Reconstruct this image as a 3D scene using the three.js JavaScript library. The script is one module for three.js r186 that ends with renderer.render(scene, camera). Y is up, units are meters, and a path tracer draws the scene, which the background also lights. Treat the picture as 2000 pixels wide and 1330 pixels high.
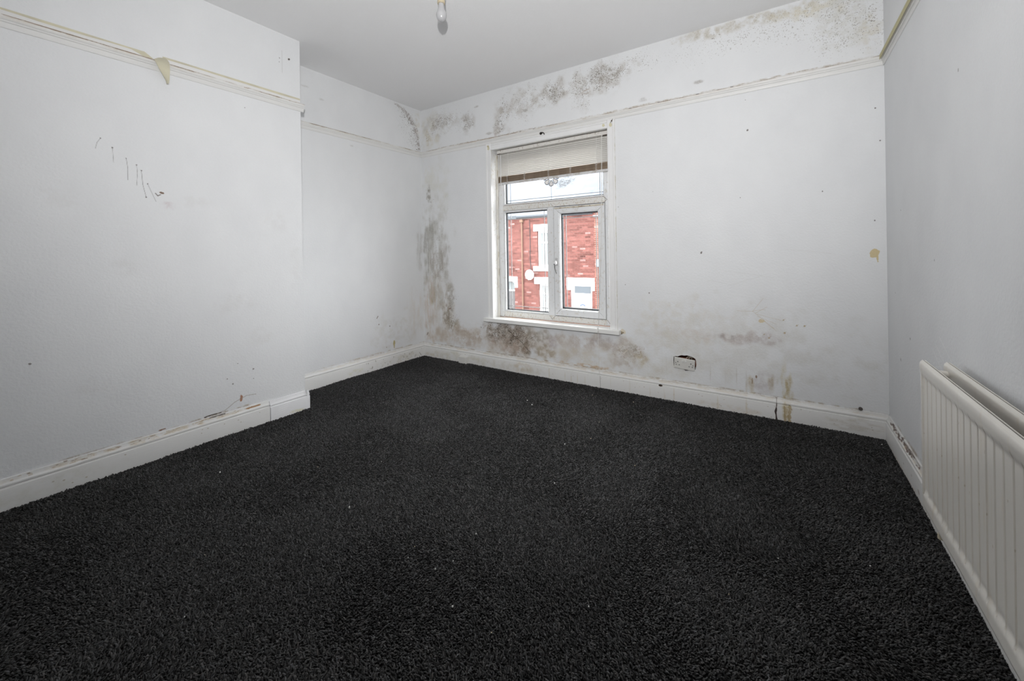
import * as THREE from 'three';
import { RoundedBoxGeometry } from 'three/addons/geometries/RoundedBoxGeometry.js';
import { mergeGeometries, toCreasedNormals, mergeVertices } from 'three/addons/utils/BufferGeometryUtils.js';

// ---------------------------------------------------------------- camera, sky, flash, exposure
const scene = new THREE.Scene();
const W = 3.924, H = 2.782, XB = 0.381, ZC = 1.599, ZF = 4.1;      // room: width, height, chimney breast face and corner, depth
const camera = new THREE.PerspectiveCamera(2 * Math.atan(665 / 788.82) * 180 / Math.PI, 2000 / 1330, 0.05, 120);
camera.position.set(3.3965, 1.1628, 3.2655);
camera.rotation.order = 'YXZ';
camera.rotation.set(-0.0005, 0.5881, -0.0158);
camera.setViewOffset(2000, 1330, 0, 172.67, 2000, 1330);
camera.updateProjectionMatrix();
scene.background = new THREE.Color(0.96, 0.985, 1.0);               // overcast
scene.backgroundIntensity = 8.5;
// the photographer's flash, a hand's breadth above the lens
const flash = new THREE.SpotLight(new THREE.Color(1.0, 0.99, 0.985), 19.5, 0, 1.21, 1.0, 2);
flash.name = 'camera_flash';
flash.position.set(3.35, 1.51, 3.26);
flash.target.position.set(3.35 - 0.555 * 3, 1.51 + 0.33 * 3, 3.26 - 0.832 * 3);   // head tipped up about 18 degrees
flash.castShadow = true; flash.shadow.mapSize.set(2048, 2048); flash.shadow.radius = 1.2;
scene.add(flash, flash.target);
const renderer = new THREE.WebGLRenderer({ antialias: true });
renderer.toneMapping = THREE.LinearToneMapping;
renderer.toneMappingExposure = 1.0;
renderer.shadowMap.enabled = true;

// ---------------------------------------------------------------- helpers
function rng(seed) { let a = seed >>> 0; return () => { a = (a + 0x6D2B79F5) | 0; let t = Math.imul(a ^ (a >>> 15), 1 | a); t = (t + Math.imul(t ^ (t >>> 7), 61 | t)) ^ t; return ((t ^ (t >>> 14)) >>> 0) / 4294967296; }; }
function hash(i, j, s = 0) { let h = Math.imul(i, 374761393) + Math.imul(j, 668265263) + Math.imul(s, 2147483647 - 77); h = Math.imul(h ^ (h >>> 13), 1274126177); return ((h ^ (h >>> 16)) >>> 0) / 4294967296; }
const sm = (t) => t * t * (3 - 2 * t), cl = (v, a = 0, b = 1) => Math.min(b, Math.max(a, v)), step = (a, b, v) => sm(cl((v - a) / (b - a))), mix = (a, b, t) => a + (b - a) * t;
function vn(x, y, s = 0, per = 0) {
  const i = Math.floor(x), j = Math.floor(y), u = sm(x - i), v = sm(y - j), w = per ? (k) => ((k % per) + per) % per : (k) => k;
  return mix(mix(hash(w(i), w(j), s), hash(w(i + 1), w(j), s), u), mix(hash(w(i), w(j + 1), s), hash(w(i + 1), w(j + 1), s), u), v);
}
function fbm(x, y, s = 0, o = 4, per = 0) { let a = 0.5, t = 0, n = 0; for (let k = 0; k < o; k++) { t += a * vn(x, y, s + k, per); n += a; a *= 0.5; x *= 2; y *= 2; if (per) per *= 2; } return t / n; }
function tex(w, h, fill, { srgb = true, repeat } = {}) {
  const d = new Uint8Array(w * h * 4);
  for (let j = 0; j < h; j++) for (let i = 0; i < w; i++) { const c = fill(i, j), k = 4 * (j * w + i); d[k] = cl(c[0]) * 255; d[k + 1] = cl(c[1]) * 255; d[k + 2] = cl(c[2]) * 255; d[k + 3] = 255; }
  const t = new THREE.DataTexture(d, w, h, THREE.RGBAFormat);
  t.magFilter = THREE.LinearFilter; t.minFilter = THREE.LinearMipmapLinearFilter; t.generateMipmaps = true; t.wrapS = t.wrapT = THREE.RepeatWrapping;
  if (srgb) t.colorSpace = THREE.SRGBColorSpace;
  if (repeat) t.repeat.set(...repeat);
  t.needsUpdate = true; return t;
}
const used = {};
function numbered(n) { const k = used[n] = (used[n] ?? -1) + 1; return k ? n + '_' + String(k).padStart(3, '0') : n; }
function sh(o) { o.castShadow = o.receiveShadow = true; return o; }
function mesh(name, geo, mat, parent) { const m = sh(new THREE.Mesh(Array.isArray(geo) ? join(geo) : geo, mat)); m.name = parent ? name : numbered(name); (parent ?? scene).add(m); return m; }
function join(list) { return mergeGeometries(list.map((g) => { const q = g.index ? g.toNonIndexed() : g; for (const k of Object.keys(q.attributes)) if (!['position', 'normal', 'uv'].includes(k)) q.deleteAttribute(k); return q; })); }
function struct(name, geo, mat, label, category) { const m = geo ? mesh(name, geo, mat) : scene.add(sh(new THREE.Group())).children.at(-1); m.name = name; m.userData = { kind: 'structure', label, category }; return m; }
function thing(name, label, category, pos = [0, 0, 0], group) { const g = new THREE.Group(); g.name = numbered(name); g.position.set(...pos); g.userData = { label, category }; if (group) g.userData.group = group; scene.add(g); return g; }
function tag(o, label, category, group) { o.userData = { label, category }; if (group) o.userData.group = group; return o; }
// a box between two corners; uv in metres along its two longest sides
function slab(x0, x1, y0, y1, z0, z1, r = 0) {
  const g = r ? new RoundedBoxGeometry(x1 - x0, y1 - y0, z1 - z0, 2, r) : new THREE.BoxGeometry(x1 - x0, y1 - y0, z1 - z0);
  g.translate((x0 + x1) / 2, (y0 + y1) / 2, (z0 + z1) / 2); return metres(g);
}
function metres(g) {                                                // uv = the two coordinates that lie in each face
  const p = g.attributes.position, n = g.attributes.normal, uv = new Float32Array(p.count * 2);
  for (let i = 0; i < p.count; i++) {
    const ax = Math.abs(n.getX(i)), ay = Math.abs(n.getY(i)), az = Math.abs(n.getZ(i));
    const q = ay > ax && ay > az ? [p.getX(i), p.getZ(i)] : ax > az ? [p.getZ(i), p.getY(i)] : [p.getX(i), p.getY(i)];
    uv[2 * i] = q[0]; uv[2 * i + 1] = q[1];
  }
  g.setAttribute('uv', new THREE.BufferAttribute(uv, 2)); return g;
}
// sweep a closed profile [[depth, height], ...] along a length; at(u, d, y) gives the point; uv = (u / L, y / top)
function sweep(profile, L, n, at, top, wobble = 0, seed = 1) {
  const pos = [], uv = [], m = profile.length, P = (k, i) => {
    const [d, y] = profile[i % m], u = k / n * L, w = wobble && d > 0.004 ? wobble * (fbm(u * 9, y * 20, seed) - 0.5) * 2 : 0; return [u, d + w, y];
  };
  const put = (q) => { const v = at(...q); pos.push(v[0], v[1], v[2]); uv.push(q[0] / L, q[2] / top); };
  for (let k = 0; k < n; k++) for (let i = 0; i < m; i++) { const a = P(k, i), b = P(k + 1, i), c = P(k + 1, i + 1), d = P(k, i + 1); put(a); put(b); put(c); put(a); put(c); put(d); }
  const tri = THREE.ShapeUtils.triangulateShape(profile.map((q) => new THREE.Vector2(...q)), []);
  for (const k of [0, n]) for (const t of tri) for (const i of (k ? t : [t[0], t[2], t[1]])) put(P(k, i));
  const g = new THREE.BufferGeometry(); g.setAttribute('position', new THREE.Float32BufferAttribute(pos, 3)); g.setAttribute('uv', new THREE.Float32BufferAttribute(uv, 2));
  g.computeVertexNormals(); return toCreasedNormals(g, 0.6);
}
function tube(points, r, seg = 24, rad = 6) { return new THREE.TubeGeometry(new THREE.CatmullRomCurve3(points.map((p) => new THREE.Vector3(...p))), seg, r, rad); }
function rod(a, b, r, rad = 8) { const A = new THREE.Vector3(...a), B = new THREE.Vector3(...b), g = new THREE.CylinderGeometry(r, r, A.distanceTo(B), rad); g.applyQuaternion(new THREE.Quaternion().setFromUnitVectors(new THREE.Vector3(0, 1, 0), B.clone().sub(A).normalize())); const c = A.add(B).multiplyScalar(0.5); g.translate(c.x, c.y, c.z); return g; }

// ---------------------------------------------------------------- wall paint with its stains (metres; colours in sRGB)
class Paint {
  constructor(w, h, ppm, base, seed = 1, mottle = 0.012) {
    this.w = w; this.h = h; this.nx = Math.round(w * ppm); this.ny = Math.round(h * ppm); this.ppm = ppm; this.seed = seed;
    this.c = new Float32Array(this.nx * this.ny * 3);
    for (let j = 0; j < this.ny; j++) for (let i = 0; i < this.nx; i++) {
      const x = i / ppm, y = j / ppm, m = (fbm(x * 7, y * 5, seed, 3) - 0.5) * 2 * mottle + (hash(i, j, seed) - 0.5) * 0.008, k = 3 * (j * this.nx + i);
      this.c[k] = base[0] + m; this.c[k + 1] = base[1] + m; this.c[k + 2] = base[2] + m * 0.9;
    }
  }
  area(x0, x1, y0, y1, f) {
    const a = Math.max(0, Math.floor(x0 * this.ppm)), b = Math.min(this.nx - 1, Math.ceil(x1 * this.ppm)), c = Math.max(0, Math.floor(y0 * this.ppm)), d = Math.min(this.ny - 1, Math.ceil(y1 * this.ppm));
    for (let j = c; j <= d; j++) for (let i = a; i <= b; i++) { const r = f((i + 0.5) / this.ppm, (j + 0.5) / this.ppm, i, j); if (r && r[3] > 0) { const k = 3 * (j * this.nx + i), t = Math.min(1, r[3]); for (let q = 0; q < 3; q++) this.c[k + q] = mix(this.c[k + q], r[q], t); } }
  }
  ellipse(cx, cy, rx, ry, rot, f) {
    const R = Math.max(rx, ry) * 1.5, cs = Math.cos(rot), sn = Math.sin(rot), s = this.seed;
    this.area(cx - R, cx + R, cy - R, cy + R, (x, y, i, j) => {
      const dx = (x - cx) * cs + (y - cy) * sn, dy = -(x - cx) * sn + (y - cy) * cs, e = Math.hypot(dx / rx, dy / ry) + (fbm(x * 14, y * 14, s + 7, 3) - 0.5) * 0.9;
      return e < 1 ? f(1 - e, x, y, i, j) : null;
    });
  }
  // mould: separate specks, thicker towards the middle of the patch
  specks(cx, cy, rx, ry, o = {}) {
    const { rot = 0, dens = 0.6, col = [0.40, 0.37, 0.33], a = 0.55, size = 0.0052, s = 11 } = o;
    this.ellipse(cx, cy, rx, ry, rot, (m, x, y) => { const n = vn(x / size, y / size, s) * 0.75 + vn(x / size * 2.3, y / size * 2.3, s + 3) * 0.25, cut = 0.17 + dens * 0.3 * Math.min(1, m * 1.7) * (0.6 + 0.7 * vn(x * 30, y * 30, s + 8)); return [...col, a * step(cut, cut - 0.12, n)]; });
  }
  // damp stain: ragged film broken up by grain
  film(cx, cy, rx, ry, o = {}) {
    const { rot = 0, col = [0.66, 0.6, 0.53], a = 0.5, fx = 30, fy = 30, s = 23 } = o;
    this.ellipse(cx, cy, rx, ry, rot, (m, x, y) => { const n = fbm(x * fx, y * fy, s, 4); const g = 0.55 + 0.75 * vn(x * 190, y * 190, s + 2); return [...col, a * 0.8 * g * step(0, 0.6, m) * step(0.25, 0.75, n)]; });
  }
  line(pts, w, col, a = 0.8, rag = 0) {
    for (let k = 0; k + 1 < pts.length; k++) {
      const [ax, ay] = pts[k], [bx, by] = pts[k + 1], L2 = (bx - ax) ** 2 + (by - ay) ** 2 || 1e-9, p = w + 0.004;
      this.area(Math.min(ax, bx) - p, Math.max(ax, bx) + p, Math.min(ay, by) - p, Math.max(ay, by) + p, (x, y) => {
        const t = cl(((x - ax) * (bx - ax) + (y - ay) * (by - ay)) / L2), d = Math.hypot(x - ax - t * (bx - ax), y - ay - t * (by - ay)), ww = w * (rag ? 0.4 + 1.2 * vn(x * 90, y * 90, 5) : 1);
        return [...col, a * step(ww + 0.001, ww - 0.001, d) * (rag ? step(rag * 0.6, rag, vn(x * 60, y * 60, 9) + 0.25) : 1)];
      });
    }
  }
  chip(cx, cy, rx, ry, col, a = 0.95, rot = 0) { const cs = Math.cos(rot), sn = Math.sin(rot); this.area(cx - rx * 2, cx + rx * 2, cy - ry * 2 - rx, cy + ry * 2 + rx, (x, y) => { const dx = (x - cx) * cs + (y - cy) * sn, dy = -(x - cx) * sn + (y - cy) * cs; return Math.hypot(dx / rx, dy / ry) + (fbm(x * 45, y * 45, 3, 2) - 0.5) * 1.1 < 1 ? [...col, a] : null; }); }
  texture() { const { nx, c } = this; const t = tex(this.nx, this.ny, (i, j) => { const k = 3 * (j * nx + i); return [c[k], c[k + 1], c[k + 2]]; }); t.repeat.set(1 / this.w, 1 / this.h); return t; }
}
const WHITE = [0.895, 0.9, 0.905];
const GREY = [0.44, 0.41, 0.37], DARK = [0.27, 0.24, 0.21], BROWN = [0.5, 0.42, 0.32], PINK = [0.74, 0.66, 0.62], OCHRE = [0.68, 0.6, 0.42], CREAM = [0.86, 0.8, 0.68];
const plaster = tex(512, 512, (i, j) => { const a = fbm(i / 8, j / 8, 3, 3, 64) * 0.6 + fbm(i / 64, j / 64, 8, 2, 8) * 0.4; return [a, a, a]; }, { srgb: false, repeat: [2, 2] });
const paintMat = (map, rough = 0.62) => new THREE.MeshStandardMaterial({ map, roughness: rough, bumpMap: plaster, bumpScale: 0.0012 });

const pb = new Paint(W, H, 520, WHITE, 1);
{ // above the picture rail
  pb.film(0.16, 2.52, 0.2, 0.26, { col: [0.8, 0.77, 0.69], a: 0.6, fx: 12, fy: 12 });
  pb.specks(0.11, 2.47, 0.055, 0.1, { rot: -0.3, dens: 0.9, col: BROWN }); pb.film(0.11, 2.47, 0.07, 0.11, { col: OCHRE, a: 0.45 });
  pb.specks(0.2, 2.565, 0.07, 0.13, { rot: -0.7, dens: 0.9 }); pb.specks(0.36, 2.6, 0.17, 0.08, { rot: 0.1, dens: 0.75 });
  pb.specks(0.42, 2.58, 0.28, 0.17, { dens: 0.3 });
  pb.specks(0.68, 2.52, 0.1, 0.13, { rot: 0.2, dens: 0.85 }); pb.film(0.68, 2.5, 0.07, 0.1, { col: GREY, a: 0.25 });
  pb.specks(1.09, 2.42, 0.085, 0.12, { rot: -0.1, dens: 0.95 }); pb.film(1.06, 2.38, 0.05, 0.08, { col: [0.62, 0.57, 0.54], a: 0.6 });
  pb.specks(1.16, 2.58, 0.1, 0.17, { dens: 0.55 }); pb.specks(1.32, 2.56, 0.22, 0.2, { dens: 0.35 }); pb.specks(1.5, 2.6, 0.2, 0.14, { dens: 0.4 });
  pb.specks(1.69, 2.6, 0.17, 0.13, { dens: 0.95 }); pb.film(1.7, 2.57, 0.12, 0.1, { col: GREY, a: 0.3 });
  pb.specks(1.98, 2.6, 0.2, 0.14, { dens: 0.85 }); pb.specks(2.17, 2.62, 0.24, 0.14, { dens: 1.0 }); pb.film(2.12, 2.62, 0.22, 0.11, { col: GREY, a: 0.35 });
  pb.film(2.03, 2.54, 0.12, 0.03, { rot: 0.25, col: [0.55, 0.48, 0.42], a: 0.8 }); pb.specks(1.97, 2.44, 0.12, 0.1, { dens: 0.4, a: 0.5 }); pb.film(1.97, 2.43, 0.1, 0.09, { col: [0.75, 0.73, 0.71], a: 0.4 });
  for (const [x, y, a, b] of [[0.3, 2.57, 0.34, 0.15], [0.68, 2.52, 0.12, 0.15], [1.12, 2.48, 0.14, 0.22], [1.35, 2.58, 0.3, 0.18], [1.7, 2.6, 0.24, 0.16], [2.12, 2.61, 0.38, 0.16]]) pb.film(x, y, a, b, { col: [0.66, 0.63, 0.59], a: 0.5, fx: 18, fy: 18, s: 26 });
  pb.specks(2.45, 2.66, 0.25, 0.12, { dens: 0.3, a: 0.5 });
  pb.film(3.2, 2.74, 0.5, 0.06, { col: [0.66, 0.62, 0.54], a: 0.6 }); pb.film(3.55, 2.7, 0.22, 0.06, { col: [0.76, 0.71, 0.58], a: 0.5, rot: -0.1 });
  pb.specks(3.35, 2.66, 0.4, 0.14, { dens: 0.5, a: 0.32 }); pb.specks(3.7, 2.58, 0.25, 0.25, { dens: 0.55, a: 0.34 }); pb.specks(3.86, 2.54, 0.1, 0.2, { dens: 0.55, a: 0.36 }); pb.film(3.75, 2.58, 0.22, 0.2, { col: [0.78, 0.77, 0.73], a: 0.5, s: 24 }); pb.specks(2.9, 2.64, 0.35, 0.12, { dens: 0.22, a: 0.4 });
  pb.film(3.86, 2.45, 0.06, 0.12, { col: OCHRE, a: 0.35 });
  for (const [x, y] of [[0.8, 2.66], [1.4, 2.5], [2.5, 2.36], [2.9, 2.4], [0.95, 2.36]]) pb.film(x, y, 0.05, 0.02, { col: GREY, a: 0.4 });
  for (const [x, w] of [[0.5, 0.5], [1.3, 0.5], [2.5, 0.7], [3.4, 0.5]]) pb.film(x, 2.318, w, 0.007, { col: BROWN, a: 0.5, fx: 50, fy: 20 });
}
{ // left of the window, down to the skirting
  pb.film(0.22, 1.9, 0.26, 0.38, { col: [0.83, 0.82, 0.77], a: 0.55, fx: 16, fy: 10 });
  pb.film(0.2, 1.1, 0.3, 0.8, { col: [0.73, 0.72, 0.69], a: 0.75, fx: 22, fy: 7, s: 29 }); pb.film(0.26, 0.55, 0.34, 0.45, { col: [0.76, 0.72, 0.66], a: 0.6, fx: 26, fy: 12, s: 28 });
  pb.film(0.1, 1.84, 0.055, 0.13, { col: GREY, a: 0.7, fx: 60, fy: 30 }); pb.specks(0.11, 1.77, 0.07, 0.13, { dens: 0.5, size: 0.011, a: 0.35 });
  pb.film(0.18, 1.2, 0.22, 0.44, { col: [0.68, 0.67, 0.64], a: 0.6, fx: 26, fy: 9 });
  pb.film(0.12, 1.4, 0.11, 0.22, { col: [0.58, 0.57, 0.54], a: 0.6, fx: 60, fy: 14, s: 31 }); pb.film(0.33, 1.13, 0.12, 0.24, { col: [0.64, 0.62, 0.59], a: 0.55, fx: 50, fy: 12, s: 37 });
  pb.film(0.06, 1.15, 0.06, 0.4, { col: [0.6, 0.59, 0.56], a: 0.7, fx: 70, fy: 8, s: 39 });
  pb.film(0.2, 1.05, 0.14, 0.2, { col: [0.56, 0.51, 0.46], a: 0.45, fx: 70, fy: 16, s: 41 }); pb.specks(0.2, 1.25, 0.16, 0.28, { dens: 0.35, size: 0.009, a: 0.28 }); pb.specks(0.24, 1.0, 0.14, 0.2, { dens: 0.4, size: 0.008, a: 0.3 });
  pb.film(0.2, 0.75, 0.18, 0.24, { col: [0.66, 0.62, 0.56], a: 0.6, fx: 50, fy: 10, s: 43 }); pb.film(0.14, 0.66, 0.06, 0.14, { col: OCHRE, a: 0.6, fx: 60, fy: 16 });
  pb.film(0.09, 0.5, 0.14, 0.42, { col: [0.8, 0.72, 0.66], a: 0.6, fx: 70, fy: 8, s: 47 });
  pb.film(0.42, 0.68, 0.09, 0.18, { col: [0.6, 0.57, 0.52], a: 0.65, fx: 40, fy: 22 }); pb.specks(0.44, 0.66, 0.1, 0.14, { dens: 0.5, size: 0.008, a: 0.35 });
  pb.film(0.35, 0.47, 0.08, 0.18, { rot: 0.15, col: [0.48, 0.42, 0.34], a: 0.85, fx: 60, fy: 30 }); pb.film(0.44, 0.37, 0.13, 0.09, { rot: -0.6, col: [0.52, 0.46, 0.36], a: 0.8, fx: 60, fy: 40 }); pb.specks(0.4, 0.42, 0.14, 0.17, { dens: 0.7 });
  pb.film(0.62, 0.27, 0.36, 0.11, { col: [0.7, 0.62, 0.55], a: 0.75, s: 51 }); pb.film(0.3, 0.25, 0.3, 0.1, { col: [0.78, 0.71, 0.64], a: 0.6, s: 53 }); pb.specks(0.66, 0.29, 0.3, 0.1, { dens: 0.5, col: BROWN });
  for (const x of [0.03, 0.06, 0.11, 0.16, 0.21]) pb.line([[x, 1.05], [x + 0.004, 0.6], [x - 0.004, 0.2]], 0.0018, [0.88, 0.86, 0.82], 0.5);
  pb.line([[0.335, 0.62], [0.34, 0.33]], 0.002, [0.86, 0.83, 0.77], 0.7); pb.line([[0.1, 1.5], [0.1, 0.8]], 0.003, [0.9, 0.9, 0.88], 0.6);
  pb.chip(0.4, 0.56, 0.022, 0.006, [0.55, 0.45, 0.4], 0.9, 0.4); pb.line([[0.045, 0.24], [0.06, 0.265]], 0.004, DARK, 0.9);
}
{ // below the sill
  pb.film(1.25, 0.3, 1.5, 0.22, { col: [0.79, 0.75, 0.7], a: 0.75, fx: 9, fy: 14, s: 60 }); pb.film(0.9, 0.26, 1.0, 0.14, { col: [0.75, 0.7, 0.64], a: 0.6, fx: 14, fy: 20, s: 59 });
  pb.film(1.2, 0.33, 0.42, 0.2, { col: [0.6, 0.54, 0.48], a: 0.85, s: 61 }); pb.film(1.1, 0.36, 0.28, 0.12, { col: [0.52, 0.47, 0.42], a: 0.7, fx: 50, fy: 50, s: 63 });
  pb.specks(1.12, 0.38, 0.34, 0.13, { dens: 0.95, col: DARK, a: 0.6 }); pb.specks(1.3, 0.3, 0.22, 0.14, { dens: 0.8, col: [0.3, 0.25, 0.2], a: 0.6 }); pb.specks(0.95, 0.4, 0.12, 0.08, { dens: 0.9, col: BROWN });
  pb.film(1.38, 0.25, 0.1, 0.09, { col: [0.38, 0.33, 0.26], a: 0.75, rot: -0.7 });
  pb.line([[1.16, 0.4], [1.22, 0.35], [1.27, 0.325], [1.32, 0.29], [1.36, 0.25], [1.4, 0.22]], 0.0032, [0.3, 0.26, 0.22], 0.8, 0.4);
  pb.film(1.5, 0.38, 0.2, 0.08, { col: [0.56, 0.52, 0.46], a: 0.7, s: 67 }); pb.film(1.62, 0.35, 0.1, 0.1, { col: [0.68, 0.62, 0.62], a: 0.7, s: 69 }); pb.film(1.57, 0.24, 0.14, 0.08, { col: [0.6, 0.53, 0.42], a: 0.7, s: 71 });
  pb.film(1.15, 0.25, 0.35, 0.08, { col: [0.72, 0.63, 0.57], a: 0.7, s: 73 }); pb.film(1.9, 0.37, 0.32, 0.09, { col: [0.74, 0.69, 0.65], a: 0.7, s: 75 }); pb.film(1.9, 0.24, 0.3, 0.09, { col: [0.82, 0.78, 0.7], a: 0.5, s: 77 });
  pb.film(2.3, 0.31, 0.22, 0.14, { col: [0.7, 0.64, 0.6], a: 0.7, s: 79 }); pb.film(2.39, 0.34, 0.1, 0.07, { col: [0.5, 0.45, 0.38], a: 0.75, s: 81 }); pb.specks(2.36, 0.32, 0.16, 0.1, { dens: 0.6, col: BROWN }); pb.film(2.44, 0.28, 0.07, 0.07, { col: OCHRE, a: 0.6, s: 83 });
  pb.film(2.12, 0.4, 0.14, 0.07, { col: [0.62, 0.57, 0.56], a: 0.6, s: 85 });
  for (let k = 0; k < 7; k++) pb.line([[2.29 + k * 0.006, 0.3 + k * 0.006], [2.32 + k * 0.004, 0.325 + k * 0.004]], 0.0016, [0.9, 0.86, 0.82], 0.8);
  for (const [x, w] of [[0.4, 0.5], [1.2, 0.6], [2.1, 0.6], [2.9, 0.5], [3.6, 0.4]]) pb.film(x, 0.153, w, 0.009, { col: BROWN, a: 0.5, fx: 40, fy: 40, s: 87 });
  pb.film(1.95, 0.165, 0.3, 0.02, { col: [0.72, 0.58, 0.42], a: 0.8, fx: 30, fy: 60, s: 89 });
  pb.chip(2.29, 0.482, 0.02, 0.014, [0.2, 0.15, 0.1]); pb.chip(2.305, 0.488, 0.02, 0.02, CREAM, 0.6);
}
{ // right of the window
  pb.film(3.2, 0.45, 0.8, 0.4, { col: [0.8, 0.79, 0.76], a: 0.45, fx: 14, fy: 14, s: 90 }); pb.film(2.6, 0.32, 0.6, 0.3, { col: [0.81, 0.79, 0.74], a: 0.45, fx: 14, fy: 14, s: 92 });
  pb.film(2.75, 0.6, 0.55, 0.25, { col: [0.84, 0.82, 0.78], a: 0.5, s: 91 }); pb.film(3.15, 0.53, 0.28, 0.06, { col: [0.7, 0.65, 0.63], a: 0.65, s: 93 }); pb.film(3.05, 0.53, 0.12, 0.03, { col: [0.58, 0.53, 0.51], a: 0.6, s: 95 }); pb.film(3.3, 0.52, 0.13, 0.035, { col: [0.68, 0.63, 0.62], a: 0.5, s: 97 });
  pb.film(2.85, 0.53, 0.25, 0.07, { col: [0.8, 0.75, 0.71], a: 0.5, s: 99 });
  pb.chip(3.279, 0.659, 0.02, 0.014, [0.84, 0.78, 0.66]);
  for (const [a, b] of [[[3.13, 0.72], [3.225, 0.723]], [[3.225, 0.723], [3.287, 0.815]], [[3.225, 0.723], [3.349, 0.613]], [[3.25, 0.705], [3.39, 0.672]], [[3.24, 0.71], [3.31, 0.76]], [[3.25, 0.69], [3.36, 0.645]], [[3.3, 0.65], [3.36, 0.6]], [[3.22, 0.725], [3.3, 0.74]]]) pb.line([a, b], 0.0007, [0.72, 0.64, 0.53], 0.6);
  for (const [x, y] of [[3.402, 0.676], [3.29, 0.569], [3.319, 0.547], [3.407, 0.591], [3.475, 0.645], [3.516, 0.645]]) { pb.chip(x, y, 0.005, 0.006, [0.7, 0.62, 0.48], 0.7); pb.line([[x - 0.008, y - 0.006], [x + 0.01, y + 0.008]], 0.001, [0.66, 0.6, 0.5], 0.5); }
  pb.film(3.41, 0.26, 0.035, 0.2, { col: [0.76, 0.7, 0.54], a: 0.6, fx: 50, fy: 10, s: 101 }); pb.film(3.415, 0.2, 0.045, 0.1, { col: [0.68, 0.6, 0.42], a: 0.8, fx: 60, fy: 14, s: 103 });
  pb.film(3.29, 0.24, 0.1, 0.1, { col: [0.72, 0.68, 0.68], a: 0.6, s: 105 }); pb.chip(3.215, 0.235, 0.004, 0.018, [0.52, 0.43, 0.35]); pb.chip(3.24, 0.27, 0.004, 0.009, [0.55, 0.46, 0.39]); pb.film(3.2, 0.2, 0.03, 0.12, { col: [0.75, 0.7, 0.6], a: 0.7, fx: 80, fy: 8, s: 107 });
  pb.film(3.33, 0.24, 0.05, 0.08, { col: [0.62, 0.54, 0.42], a: 0.6, fx: 60, fy: 20, s: 109 });
  pb.chip(3.865, 1.119, 0.022, 0.026, [0.82, 0.75, 0.58]); pb.chip(3.88, 1.09, 0.006, 0.02, [0.82, 0.75, 0.58]);
  for (const [x, y, r] of [[3.211, 1.987, 0.009], [2.901, 1.133, 0.008], [2.905, 1.14, 0.005], [3.62, 1.52, 0.004], [3.87, 1.32, 0.005], [2.52, 0.82, 0.005], [2.33, 0.88, 0.004], [2.56, 1.62, 0.004], [3.16, 1.52, 0.003], [3.2, 2.2, 0.003], [3.88, 2.0, 0.005], [3.9, 1.8, 0.004], [2.28, 1.52, 0.003]]) pb.chip(x, y, r * 0.7, r * 0.8, [0.42, 0.4, 0.38], 0.85);
  for (const [x0, y0, x1, y1] of [[3.05, 1.0, 3.35, 0.96], [3.42, 1.15, 3.66, 1.12], [2.95, 0.93, 3.1, 0.9], [3.1, 0.9, 3.28, 0.97], [2.5, 0.35, 2.5, 0.17], [2.64, 0.36, 2.645, 0.16], [2.61, 0.6, 2.61, 0.2]]) pb.line([[x0, y0], [(x0 + x1) / 2, (y0 + y1) / 2 + 0.004], [x1, y1]], 0.0007, [0.76, 0.75, 0.73], 0.4);
  for (const x of [2.95, 3.05, 3.12, 3.18, 3.28]) pb.film(x, 0.25, 0.006, 0.1, { col: [0.72, 0.69, 0.65], a: 0.35, fx: 90, fy: 8 });
}
const wallBackMat = paintMat(pb.texture());

const pl = new Paint(ZC, H, 360, WHITE, 2);                          // alcove wall: u = distance from the window wall
{
  const arc = new THREE.CatmullRomCurve3([[0.34, 2.755], [0.25, 2.72], [0.17, 2.665], [0.11, 2.59], [0.07, 2.5], [0.045, 2.4], [0.035, 2.33]].map((q) => new THREE.Vector3(q[0], q[1], 0))).getPoints(26);
  arc.forEach((q, k) => { const w = 0.022 + 0.02 * Math.sin(Math.PI * k / 26); pl.film(q.x, q.y, w, w, { col: [0.46, 0.41, 0.38], a: 0.34, fx: 55, fy: 55, s: 20 }); pl.specks(q.x + 0.012, q.y - 0.012, w * 1.7, w * 1.7, { dens: 0.7, col: [0.4, 0.36, 0.33], a: 0.3, size: 0.006 }); });
  pl.specks(0.2, 2.6, 0.16, 0.16, { dens: 0.4 }); pl.specks(0.12, 2.42, 0.09, 0.14, { dens: 0.4 }); pl.film(0.05, 2.6, 0.06, 0.2, { col: [0.82, 0.79, 0.73], a: 0.5 });
  pl.film(0.05, 1.2, 0.06, 0.35, { col: [0.68, 0.67, 0.65], a: 0.55, fx: 40, fy: 8 }); pl.film(0.12, 0.5, 0.16, 0.3, { col: [0.83, 0.79, 0.74], a: 0.45, fx: 40, fy: 8 }); pl.film(0.4, 0.35, 0.4, 0.22, { col: [0.82, 0.81, 0.78], a: 0.5 });
  pl.film(0.6, 0.158, 0.8, 0.012, { col: [0.66, 0.58, 0.48], a: 0.6 });
  pl.line([[0.644, 0.515], [0.63, 0.535]], 0.004, GREY, 0.8); pl.chip(0.486, 0.411, 0.007, 0.007, GREY); pl.chip(0.43, 0.214, 0.012, 0.035, [0.72, 0.66, 0.44], 0.8); pl.chip(0.62, 0.45, 0.005, 0.005, GREY); pl.chip(0.53, 0.2, 0.006, 0.006, BROWN);
  for (const [z, y] of [[1.35, 2.62], [1.2, 2.55], [0.9, 2.2]]) pl.film(z, y, 0.04, 0.012, { col: [0.72, 0.71, 0.69], a: 0.5 });
}
const wallLeftMat = paintMat(pl.texture());
const pc = new Paint(ZF, H, 400, WHITE, 3);                          // chimney breast: u = distance from the window wall
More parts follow.
